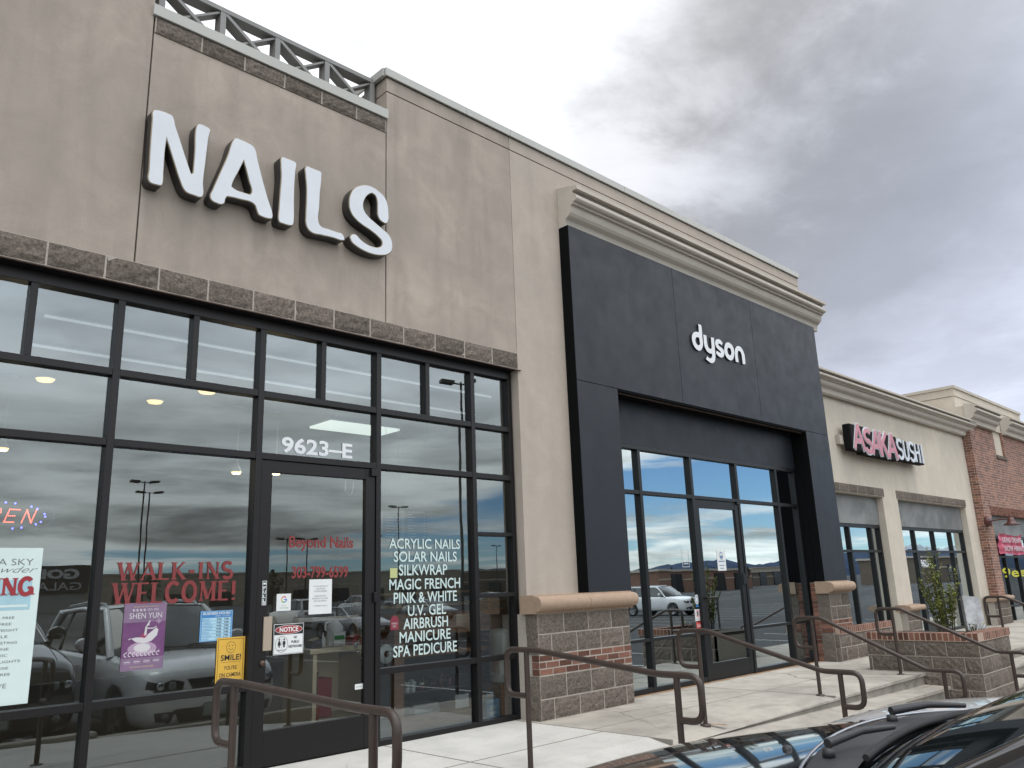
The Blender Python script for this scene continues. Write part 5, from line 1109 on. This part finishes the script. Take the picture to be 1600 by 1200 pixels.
def make_car(name, label, cat, P, pm, detail=True):
    """P: L length, W half width, hood z at nose / cowl, belt, roof, s_* distances behind the nose"""
    e = empty(name, label=label, cat=cat)
    W, L = P['W'], P['L']; hn, hc, zb, zr = P['hn'], P['hc'], P['belt'], P['roof']; sw = P['sw']; sill = .27
    def ringp(s, w, z0, zt, zc, tum=.93):
        y = -s; sh = zt - .10
        half = [(0, z0), (w * .80, z0), (w * .955, z0 + .07), (w * 1.0, z0 + .42 * (sh - z0)), (w * .995, z0 + .78 * (sh - z0)), (w * .965, sh), (w * tum, zt - .025), (w * (tum - .14), zt + (zc - zt) * .35), (w * .42, zt + (zc - zt) * .86), (0, zc)]
        return [(x, y, z) for x, z in half] + [(-x, y, z) for x, z in half[-2:0:-1]]
    fr_ = P.get('front', .2)
    st = [ringp(.0, W * .80, .36, hn - .20, hn - .17), ringp(.05, W * .87, .30, hn - .10, hn - .06), ringp(.17, W * .94, sill, hn - .03, hn + .02), ringp(.42, W * .985, sill, hn + .02, hn + .075),
          ringp(.85, W, sill, (hn + hc) / 2 + .02, (hn + hc) / 2 + .085), ringp(sw - .22, W, sill, hc - .01, hc + .06), ringp(sw - .02, W, sill, hc, hc + .06), ringp(sw + .02, W, sill, zb - .01, zb - .0),
          ringp(sw + .9, W, sill, zb, zb), ringp(L * .55, W, sill, zb, zb), ringp(L * .75, W, sill, zb + .02, zb + .02), ringp(L - .45, W * .985, sill, zb + .02, zb + .02), ringp(L - .12, W * .94, .3, zb - P.get('deck', 0.02), zb - P.get('deck', 0.02)), ringp(L, W * .86, .38, zb - .12, zb - .1)]
    vs, fs = loft(st); me = bpy.data.meshes.new('b'); me.from_pydata(vs, [], fs); me.update()
    bm = bmesh.new(); bm.from_mesh(me); bmesh.ops.recalc_face_normals(bm, faces=bm.faces); bm.to_mesh(me); bm.free()
    for p in me.polygons: p.use_smooth = True
    o = bpy.data.objects.new('b', me); col.objects.link(o); ss = o.modifiers.new('s', 'SUBSURF'); ss.levels = ss.render_levels = 2
    fx, rx, wr = P['fa'], P['ra'], P['wr']; cut = []
    for s in (fx, rx):
        c = MB(); c.lathe([(0, -W - .1), (wr * 1.15, -W - .1), (wr * 1.15, -W + .25), (0, -W + .25)], (0, -s, wr + .01), 28, axis='X', smooth=False); c.lathe([(0, W - .25), (wr * 1.15, W - .25), (wr * 1.15, W + .1), (0, W + .1)], (0, -s, wr + .01), 28, axis='X', smooth=False)
        co = c.build('c', []); cut.append(co); b = o.modifiers.new('bo', 'BOOLEAN'); b.operation = 'DIFFERENCE'; b.object = co; b.solver = 'EXACT'
    dg = bpy.context.evaluated_depsgraph_get(); me2 = bpy.data.meshes.new_from_object(o.evaluated_get(dg))
    for c in cut + [o]: bpy.data.objects.remove(c)
    me2.materials.clear(); me2.materials.append(pm); me2.materials.append(plast_m)
    for p in me2.polygons:
        c = p.center; p.material_index = 1 if (any(math.hypot(c.y + s, c.z - wr - .01) < wr * 1.14 for s in (fx, rx)) and abs(c.x) < W * .97) or c.z < .30 else 0
        p.use_smooth = True
    body = bpy.data.objects.new('body', me2); col.objects.link(body); body.parent = e
    bm = bmesh.new(); bm.from_mesh(me2); bvh = BVHTree.FromBMesh(bm); bm.free()
    def onface(outline, nm, m, off=.008, front=True, side=1, rings=5, back=False):
        """plate following the body skin; outline in (x,z) seen from the front or (y,z) from the side"""
        cx = sum(p[0] for p in outline) / len(outline); cz = sum(p[1] for p in outline) / len(outline); q = MB(); n = len(outline); V = []
        for k in range(rings + 1):
            t = 1 - k / rings
            for a, b in outline:
                u, z = cx + (a - cx) * t, cz + (b - cz) * t
                if front: org, d = ((u, 2, z), (0, -1, 0)) if not back else ((u, -L - 2, z), (0, 1, 0))
                else: org, d = (side * 3, u, z), (-side, 0, 0)
                h_ = bvh.ray_cast(Vector(org), Vector(d)); pt = h_[0]
                if front and not back:
                    for _ in range(30):
                        if pt is not None and pt.y > -.36: break
                        u *= .97; pt = bvh.ray_cast(Vector((u, 2, z)), Vector(d))[0]
                pt = pt if pt is not None else Vector((u, -.2, z) if front else (side * W * .9, u, z))
                V.append(pt - Vector(d) * off)
        q.add(V, [(k * n + j, k * n + (j + 1) % n, (k + 1) * n + (j + 1) % n, (k + 1) * n + j) for k in range(rings) for j in range(n)], 0, smooth=True)
        return q.build(nm, m, e)
    # greenhouse
    wb, wt = W * .90, W * P.get('wt', .70); st_, sr = P['st'], P['sr']; srb = P['srb']
    def wbase(u): return Vector((u * wb * .97, -(sw - .10 + .17 * u * u), hc + .045 - .035 * u * u))
    def wtop(u): return Vector((u * wt, -(st_ + .10 * u * u), zr - .015 - .035 * u * u))
    nu, nv = 14, 8; q = MB(); V = []
    for j in range(nv + 1):
        for i in range(nu + 1):
            u = -1 + 2 * i / nu; v = j / nv; p = wbase(u).lerp(wtop(u), v); p.z += .035 * math.sin(math.pi * v); V.append(p)
    q.add(V, [(j * (nu + 1) + i, j * (nu + 1) + i + 1, (j + 1) * (nu + 1) + i + 1, (j + 1) * (nu + 1) + i) for j in range(nv) for i in range(nu)], 0, smooth=True); ws = q.build('windshield', cglass_m, e)
    def rbase(u): return Vector((u * wb * .95, -(srb - .08 * u * u), zb + .03))
    def rtop(u): return Vector((u * wt * .98, -(sr - .06 * u * u), zr - .05 - .03 * u * u))
    q = MB(); V = [rbase(-1 + 2 * i / 8).lerp(rtop(-1 + 2 * i / 8), j / 4) for j in range(5) for i in range(9)]
    q.add(V, [(j * 9 + i, j * 9 + i + 1, (j + 1) * 9 + i + 1, (j + 1) * 9 + i) for j in range(4) for i in range(8)], 0, smooth=True); q.build('rear_window', cglass_m, e)
    # roof
    q = MB(); V = []
    for j in range(9):
        t = j / 8
        for i in range(13):
            u = -1 + 2 * i / 12; a, b = wtop(u), rtop(u); p = a.lerp(b, t); p.z += .045 * math.sin(math.pi * t) * (1 - .6 * u * u) + .012; V.append(p)
    q.add(V, [(j * 13 + i, j * 13 + i + 1, (j + 1) * 13 + i + 1, (j + 1) * 13 + i) for j in range(8) for i in range(12)], 0, smooth=True); q.build('roof', pm, e)
    for sx in (-1, 1):
        A0, A1 = wbase(sx), wtop(sx); C0, C1 = rbase(sx), rtop(sx); A0 = A0 + Vector((sx * .02, 0, -.03))
        lowA = Vector((sx * wb, A0.y, zb - .01)); lowC = Vector((sx * wb, C0.y, zb - .01))
        def side(t, v): return lowA.lerp(lowC, t).lerp(A1.lerp(C1, t), v)
        for t0, t1 in ((.03, .36), (.39, .69), (.72, .95)):
            q = MB(); V = [side(t0 + (t1 - t0) * i / 6, j / 4) + Vector((sx * .012 * math.sin(math.pi * j / 4), 0, 0)) for j in range(5) for i in range(7)]
            q.add(V, [(j * 7 + i, j * 7 + i + 1, (j + 1) * 7 + i + 1, (j + 1) * 7 + i) for j in range(4) for i in range(6)], 0, smooth=True); q.build('side_window', cglass_m, e)
        q = MB(); pts = [A0.lerp(A1, k / 6) + Vector((sx * .012, 0, .035 * math.sin(math.pi * k / 6))) for k in range(7)]
        q.tube(pts, [.052 - .012 * k / 6 for k in range(7)], 10); q.build('pillar', pm, e)
        q = MB()
        for t in (.375, .705): q.obox(side(t, 0), side(t, 1), .085, .03, up=(1, 0, 0))
        q.build('pillar', plast_m, e)
        q = MB(); q.tube([side(.97, 0) + Vector((0, 0, -.05)), side(.97, .5), side(.97, 1)], .075, 8); q.tube([A1, A1.lerp(C1, .5) + Vector((0, 0, .03)), C1], .038, 8); q.build('roof_edge', pm, e)
        if P.get('rails'): q = MB(); q.tube([A1.lerp(C1, .06) + Vector((-sx * .04, 0, .02)), A1.lerp(C1, .12) + Vector((-sx * .04, 0, .085)), A1.lerp(C1, .5) + Vector((-sx * .04, 0, .12)), A1.lerp(C1, .9) + Vector((-sx * .04, 0, .085)), A1.lerp(C1, .97) + Vector((-sx * .04, 0, .02))], .02, 8); q.build('roof_rail', rim_m, e)
        # mirror
        q = MB(); mx, my, mz = sx * (W + .13), -(sw + .42), zb + .12; q.lathe([(0, -.055), (.05, -.05), (.085, -.015), (.085, .03), (.06, .05), (0, .055)], (mx, my, mz), 16, axis='Y')
        for i in range(len(q.v)): x, y, z = q.v[i]; q.v[i] = (mx + (x - mx) * 1.25, y, z)
        mo = q.build('mirror', pm, e); q = MB(); q.obox((sx * W * .93, my, zb + .02), (mx - sx * .05, my, mz - .04), .06, .05); q.build('mirror_arm', plast_m, mo)
        # doors and handles
        for y0 in (-(sw + .32), -(sw + 1.42)):
            q = MB(); hx = bvh.ray_cast(Vector((sx * 3, y0 - .85, zb - .18)), Vector((-sx, 0, 0)))[0]
            if hx: q.tube([(hx.x + sx * .0, y0 - .75, zb - .18), (hx.x + sx * .035, y0 - .78, zb - .18), (hx.x + sx * .035, y0 - .93, zb - .18), (hx.x, y0 - .96, zb - .18)], .012, 6); q.build('door_handle', pm, e)
        for y0 in (-(sw + .30), -(sw + 1.40), -(sw + 2.35)):
            if y0 < -L + .5: continue
            onface([(y0, .42), (y0 - .008, .42), (y0 - .008, zb - .05), (y0, zb - .05)], 'door_gap', plast_m, .003, False, sx, 1)
    # wheels
    for s in (fx, rx):
        for sx in (-1, 1):
            q = MB(); q.lathe([(wr * .66, -.1), (wr * .9, -.11), (wr, -.08), (wr, .08), (wr * .9, .11), (wr * .66, .1)], (sx * (W - .12), -s, wr), 32, axis='X')
            t = q.build('wheel', tyre_m, e)
            q = MB(); ox = sx * (W - .12 + .085)
            q.lathe([(wr * .67, -.0), (wr * .62, -.0), (wr * .58, -sx * .05), (wr * .2, -sx * .06), (0, -sx * .06)], (ox, -s, wr), 24, axis='X')
            for k_ in range(5):
                a = 2 * math.pi * k_ / 5; q.obox((ox - sx * .02, -s + wr * .12 * math.cos(a), wr + wr * .12 * math.sin(a)), (ox - sx * .01, -s + wr * .62 * math.cos(a), wr + wr * .62 * math.sin(a)), .075, .04, up=(1, 0, 0))
            q.build('rim', rim_m, t)
    # face
    for sx in (-1, 1):
        hl = [(sx * a * W, z) for a, z in P['lamp']]
        onface([(a + (a - sum(p[0] for p in hl) / len(hl)) * .09, b + (b - sum(p[1] for p in hl) / len(hl)) * .16) for a, b in hl], 'headlight_surround', plast_m, .004)
        lo = onface(hl, 'headlight', lensin_m, .010)
        hx = sum(p[0] for p in hl) / len(hl); hz = sum(p[1] for p in hl) / len(hl)
        for dxx, rr_ in ((-.05, .052), (.085, .052)):
            h_ = bvh.ray_cast(Vector((hx - sx * dxx, 2, hz)), Vector((0, -1, 0)))[0]
            if h_: q = MB(); q.lathe([(rr_, -.02), (rr_ * .95, .012), (rr_ * .7, .016), (rr_ * .3, .03), (0, .033)], (h_.x, h_.y, hz), 18, axis='Y'); q.build('projector', chrome_m if dxx < 0 else lens_m, lo)
        onface([(sx * a * W, z) for a, z in ((.52, .50), (.80, .50), (.77, .40), (.60, .37))], 'fog_lamp', plast_m, .010)
        h_ = bvh.ray_cast(Vector((sx * .66 * W, 2, .445)), Vector((0, -1, 0)))[0]
        if h_: q = MB(); q.lathe([(.045, 0), (.045, .02), (0, .024)], (h_.x, h_.y, .445), 14, axis='Y'); q.build('fog_bulb', lens_m, e)
        onface([(sx * a * W, z) for a, z in ((.70, zb - .30), (.93, zb - .30), (.93, zb - .06), (.74, zb - .06))], 'tail_lamp', redl_m, .012, back=True)
    g_ = P['grille']; gr = onface([(a * W, z) for a, z in g_] + [(-a * W, z) for a, z in reversed(g_)], 'grille', plast_m, .010, rings=8)
    gz = sum(z for _, z in g_) / len(g_)
    h_ = bvh.ray_cast(Vector((0, 2, gz)), Vector((0, -1, 0)))[0]
    if h_:
        q = MB(); ew, eh = .075, .038
        q.tube([(ew * math.cos(a * math.pi / 12), h_.y + .03, gz + eh * math.sin(a * math.pi / 12)) for a in range(24)], .006, 6, closed=True)
        if P.get('emblem') == 'H': q.tube([(-.035, h_.y + .03, gz - .026), (-.02, h_.y + .032, gz + .027)], .006, 6); q.tube([(.02, h_.y + .03, gz - .027), (.035, h_.y + .032, gz + .026)], .006, 6); q.tube([(-.026, h_.y + .031, gz - .004), (.027, h_.y + .031, gz + .005)], .005, 6)
        q.build('emblem', chrome_m, e)
        q = MB()
        for dz_ in (-.045, .045): q.tube([(-W * .36, h_.y - .01, gz + dz_), (0, h_.y + .022, gz + dz_), (W * .36, h_.y - .01, gz + dz_)], .006, 6)
        q.build('grille_bar', plast_m, gr)
    onface([(-W * .56, .52), (W * .56, .52), (W * .46, .36), (-W * .46, .36)], 'lower_intake', plast_m, .008)
    q = MB(); h_ = bvh.ray_cast(Vector((0, 2, .47)), Vector((0, -1, 0)))[0]; q.box(-.155, .155, h_.y + .012, h_.y + .02, .40, .56, 0); frame_rect(q, -.15, .15, .405, .555, .006, h_.y + .021, 1); q.build('number_plate', [plate_m, grey_m], e)
    h_ = bvh.ray_cast(Vector((0, -L - 2, .75)), Vector((0, 1, 0)))[0]; q = MB(); q.box(-.155, .155, h_.y - .015, h_.y - .006, .70, .86); q.build('number_plate', plate_m, e)
    # cowl, hood edge and wipers
    q = MB(); V = []
    for j in range(4):
        for i in range(15):
            u = -1 + 2 * i / 14; p = wbase(u * .98); ff = (.13 - .03 * u * u) * (1 - j / 3); V.append((p.x * .985, p.y + ff, hc + .066 - .05 * u * u * .9 + (.012 if j in (1, 2) else 0) - .0 * j))
    q.add(V, [(j * 15 + i, j * 15 + i + 1, (j + 1) * 15 + i + 1, (j + 1) * 15 + i) for j in range(3) for i in range(14)], 0, smooth=True); q.build('cowl', plast_m, e)
    q = MB(); q.tube([(wbase(u).x * .985, wbase(u).y + .135 - .03 * u * u, hc + .072 - .045 * u * u) for u in [-1 + k / 10 for k in range(21)]], .0045, 6); q.build('hood_edge', rim_m if P.get('edge') else plast_m, e)
    for bx, tx in ((-.52, .12), (.10, .70)):
        b0 = wbase(bx) + Vector((0, .07, .03)); q = MB(); q.lathe([(0, 0), (.016, 0), (.014, .018), (0, .022)], tuple(b0), 14)
        b1 = wbase((bx + tx) / 2).lerp(wtop((bx + tx) / 2), .035) + Vector((0, .02, .04)); b2 = wbase(tx).lerp(wtop(tx), .03) + Vector((0, .015, .035))
        q.tube([tuple(b0 + Vector((0, 0, .03))), tuple(b0.lerp(b1, .5) + Vector((0, 0, .025))), tuple(b1)], [.012, .010, .007], 8); wp = q.build('wiper', plast_m, e)
        q = MB(); lo_ = [wbase(bx + .02 + (tx - bx + .12) * k / 8).lerp(wtop(bx + .02 + (tx - bx + .12) * k / 8), .02 + .015 * math.sin(k / 8 * 3)) + Vector((0, .01, .022)) for k in range(9)]; q.tube(lo_, .009, 6); q.build('blade', tyre_m, wp)
    for sx in (-1, 1):
        h_ = bvh.ray_cast(Vector((sx * .25, -(sw - .33), 3)), Vector((0, 0, -1)))[0]
        if h_: q = MB(); q.lathe([(.014, 0), (.013, .006), (.008, .011), (0, .012)], tuple(h_), 14); q.build('washer_nozzle', plast_m, e)
    # hood shut lines
    for sx in (-1, 1):
        V = []
        for k in range(15):
            t = k / 14; s = .22 + (sw - .42) * t; x = sx * W * (.70 + .12 * t); h_ = bvh.ray_cast(Vector((x, -s, 3)), Vector((0, 0, -1)))[0]
            if h_: V += [(x - .004, -s, h_.z + .003), (x + .004, -s, h_.z + .003)]
        q = MB(); q.add(V, [(2 * i, 2 * i + 1, 2 * i + 3, 2 * i + 2) for i in range(len(V) // 2 - 1)]); q.build('hood_gap', plast_m, e)
    return e

SUVP = dict(L=4.68, W=.935, hn=1.015, hc=1.10, belt=1.15, roof=1.76, sw=1.30, st=2.02, sr=4.1, srb=4.45, fa=.90, ra=3.6, wr=.36, wt=.74, rails=True, emblem='H',
            lamp=[(.48, .72), (.80, .71), (.90, .77), (.88, .862), (.60, .852), (.46, .82)], grille=[(.33, .88), (.40, .74), (.36, .72)])
SUVP['grille'] = [(.40, .85), (.30, .69)]
BLKP = dict(L=4.75, W=.94, hn=1.07, hc=1.215, belt=1.21, roof=1.84, sw=1.37, st=2.62, sr=4.2, srb=4.5, fa=.92, ra=3.75, wr=.38, wt=.76, rails=True, edge=True,
            lamp=[(.60, .70), (.80, .70), (.88, .80), (.86, .90), (.64, .89), (.58, .80)], grille=[(.52, .88), (.48, .64)])
SEDP = dict(L=4.7, W=.91, hn=.76, hc=.93, belt=.95, roof=1.44, sw=1.25, st=2.15, sr=3.5, srb=4.15, fa=.92, ra=3.7, wr=.32, wt=.70, deck=.0,
            lamp=[(.52, .53), (.78, .53), (.86, .58), (.84, .63), (.62, .63), (.50, .58)], grille=[(.42, .60), (.36, .50)])
black_car = make_car('parked_car', 'black car with wipers on its windscreen, parked at the bottom right corner', 'car', BLKP, paint('black_car_paint', (.012, .012, .014), rough=.08))
black_car.location = (2.46, -4.05, -.38); 
silver = make_car('parked_car', 'silver white car parked beyond the black one, mirrored in the salon window', 'car', SUVP, paint('silver_car_paint', (.95, .96, .97), metal=.0, rough=.3))
silver.location = (4.86, -3.86, -.49)
sedan = make_car('parked_car', 'pale grey saloon parked across the lot, mirrored in the store glass', 'car', SEDP, paint('grey_car_paint', (.40, .41, .43), metal=.3))
cl = [('dark blue', (.03, .045, .09)), ('white', (.72, .73, .74)), ('silver', (.42, .43, .45)), ('red', (.28, .03, .03)), ('black', (.02, .02, .022)), ('grey', (.17, .18, .19))]
spots = [(43, -22), (49, -39), (38, -39), (27.5, -39), (57, -39), (63, -60), (71, -60), (82, -60), (93, -60), (46, -60), (30, -60), (104, -82), (115, -82), (88, -82), (67, -82), (128, -82), (140, -82), (52, -82)]
sedan.location = (22.3, -25, lot_z(22.3)); sedan['group'] = 'cars parked across the lot'; sedan['label'] = 'car parked in the lot across from the stores, seen only as a reflection'
for i, (x, y) in enumerate(spots):
    src = sedan if i % 3 else silver
    c = copy_tree(src); c.location = (x, y, lot_z(x) if y > -60 else -.71); c.rotation_euler = (0, 0, math.pi if i % 2 else 0); c['group'] = 'cars parked across the lot'; c['label'] = 'car parked in the lot across from the stores, seen only as a reflection'; c['category'] = 'car'
    if c.rotation_euler.z: c.location.y -= 4.7

# ================================================================== across the lot
def lamp_post(x, y, h, heads, label):
    e = empty('lamp_post', (x, y, -.7), label=label, cat='lamp post', group='parking lot lamp posts'); pmat = mat('pole_bronze', (.05, .047, .045), .5)
    b = MB(); b.lathe([(0, -.9), (.28, -.9), (.28, .25), (0, .25)], (x, y, 0), 16); a = b.build('base', conc_m)
    b = MB(); b.tube([(x, y, .2), (x, y, h)], [.075, .055], 10); c = b.build('pole', pmat); adopt(e, a, c)
    for k in heads:
        d = Vector((math.cos(R(k)), math.sin(R(k)), 0)); b = MB(); b.obox(Vector((x, y, h - .1)), Vector((x, y, h - .05)) + d * .45, .06, .06); b.obox(Vector((x, y, h - .05)) + d * .4, Vector((x, y, h)) + d * 1.05, .42, .16); adopt(e, b.build('lamp_head', pmat))
for x, y, h, hd, lab in ((24.6, -22, 11.0, (20, 200), 'tall near parking lot lamp post mirrored at the right of the salon window'), (23.3, -58, 10.3, (0, 180), 'parking lot lamp post mirrored above the words left of the door, taller one'), (25.2, -62, 10, (0, 180), 'parking lot lamp post mirrored above the words left of the door, right one'), (47.5, -58, 9.4, (0, 180), 'parking lot lamp post mirrored behind the service list'), (46.3, -39.6, 7.0, (10, 190), 'parking lot lamp post mirrored at the right of the clad store glass'), (53, -70, 7.5, (0, 180), 'parking lot lamp post mirrored left in the clad store glass'), (38, -62, 6.4, (0, 180), 'short parking lot lamp post mirrored beside the salon door'), (40, -62, 6.4, (0, 180), 'short parking lot lamp post nearest the salon door stile'), (95, -95, 8, (0, 180), 'far parking lot lamp post mirrored in the clad store door'), (120, -90, 8.5, (0, 180), 'far parking lot lamp post mirrored in the sushi window')):
    lamp_post(x, y, h, hd, lab)
tan2 = stucco('stucco_far_tan', (.52, .45, .36), .1); darkglass = mat('far_dark_glass', (.03, .035, .04), .15)
def big_box(name, x0, x1, y, h, m, label, nwin=6, cat='building', d=30):
    e = empty(name, ((x0 + x1) / 2, y, -.7), label=label, cat=cat); P = []
    b = MB(); b.box(x0, x1, y, y - d, -.9, h); P.append(b.build('wall', m))
    b = MB(); b.box(x0 - .3, x1 + .3, y + .3, y - d - .3, h + .001, h + .4); P.append(b.build('coping', trim_cream))
    w_ = (x1 - x0) / (nwin * 2 + 1)
    for i in range(nwin):
        b = MB(); b.box(x0 + w_ * (2 * i + 1), x0 + w_ * (2 * i + 2), y + .12, y + .001, -.7, 2.6); f = b.build('window', frame_m); P.append(f)
        b = MB(); b.box(x0 + w_ * (2 * i + 1) + .15, x0 + w_ * (2 * i + 2) - .15, y + .16, y + .121, -.6, 2.5); o = b.build('pane', darkglass); o.parent = f
    b = MB(); b.box(x0, x1, y + .08, y + .001, h * .52, h * .58); P.append(b.build('string_course', stucco_cream)); adopt(e, *P)
    return e
golf = empty('sports_store_building', (55, -185, -.7), label='pale big store with a dark sign band, mirrored left in the salon window', cat='building')
b = MB(); b.box(35, 59.6, -185, -215, -.9, 3.2); a = b.build('wall', mat('far_grey_stucco', (.36, .37, .35), .9, var=.1)); adopt(golf, a)
b = MB(); b.box(33, 59.7, -184.5, -186.5, 3.21, 8.9); a = b.build('sign_band', mat('sign_charcoal', (.022, .022, .026), .6)); adopt(golf, a)
sgo = MB()
text_into(sgo, 'GOLF', 47.6, 57.6, 6.2, 8.2, -184.45, 0, bold=.05, flip=True); text_into(sgo, 'GALAXY', 45.4, 58.2, 3.9, 5.5, -184.45, 0, bold=.0, flip=True)
tag(sgo.build('store_sign', mat('far_white_letter', (.7, .7, .7), .6), fix=False), 'two line white store sign on the dark band, mirrored in the salon window', 'sign')
big_box('retail_building', 59.9, 168, -190, 6.9, tan2, 'long low tan store building, mirrored behind the words on the salon window', 9)
big_box('retail_building', 169, 240, -196, 6.3, stucco('stucco_far_brown', (.21, .17, .135), .1), 'low brown store building right of the long tan one in the mirror', 6)
big_box('retail_building', 120, 152, -80, 3.0, brick_far, 'low red brick building, mirrored left in the clad store glass', 4, d=14)
big_box('retail_building', 250, 330, -200, 5.2, brick_far, 'far red brick store, mirrored right in the clad store glass', 6)
big_box('retail_building', 166, 205, -100, 2.6, stucco('stucco_far_brown', (.21, .17, .135)), 'low brown building mirrored in the sushi restaurant window', 5, d=16)
big_box('retail_building', 340, 460, -210, 6.0, tan2, 'far tan store with pale roof line, mirrored in the sushi restaurant window', 8)
big_box('retail_building', 163, 187, -50, 3.9, stucco('stucco_far_brown', (.21, .17, .135)), 'near dark brown store wing mirrored in the right sushi restaurant window', 2, d=12)
big_box('retail_building', -60, 32, -190, 6.4, stucco('stucco_far_brown', (.21, .17, .135)), 'brown store building left of the pale one across the lot', 8)
crown_m = mat('far_tree_leaf', (.06, .065, .03), .8, tint=.5)
def tree(x, y, h, label):
    e = empty('tree', (x, y, -.7), label=label, cat='tree', group='small trees across the lot'); t = MB(); t.tube([(x, y, -.8), (x + .1, y, h * .35), (x, y + .1, h * .7)], [.13, .09, .04], 8)
    for k in range(6): a = k * 1.05; t.tube([(x, y, h * (.3 + .05 * k)), (x + h * .22 * math.cos(a), y + h * .22 * math.sin(a), h * (.55 + .05 * k))], [.05, .015], 6)
    L = MB()
    for k in range(420):
        u = random.random() ** .5; a = random.uniform(0, 6.283); zz = random.uniform(.3, 1.0); r_ = h * .30 * math.sin(math.pi * min(1, (zz - .22) / .8)) * u; c = Vector((x + r_ * math.cos(a), y + r_ * math.sin(a), h * zz)); d1 = Vector((random.uniform(-1, 1), random.uniform(-1, 1), random.uniform(-1, 1))).normalized() * .2; d2 = d1.cross(Vector((random.random(), random.random(), 1))).normalized() * .13
        L.add([c - d1, c + d2, c + d1, c - d2], [(0, 1, 2, 3)], 0, random.random())
    adopt(e, t.build('trunk', twig_m), L.build('crown', crown_m, fix=False))
for i, (x, y, h) in enumerate(((76, -70, 4.5), (132, -70, 3.8), (56, -98, 4.8), (150, -98, 4.2), (116, -110, 4.5), (44, -110, 4.8))):
    tree(x, y, h, 'small dark leafy tree in the lot across from the stores, seen only as a reflection')
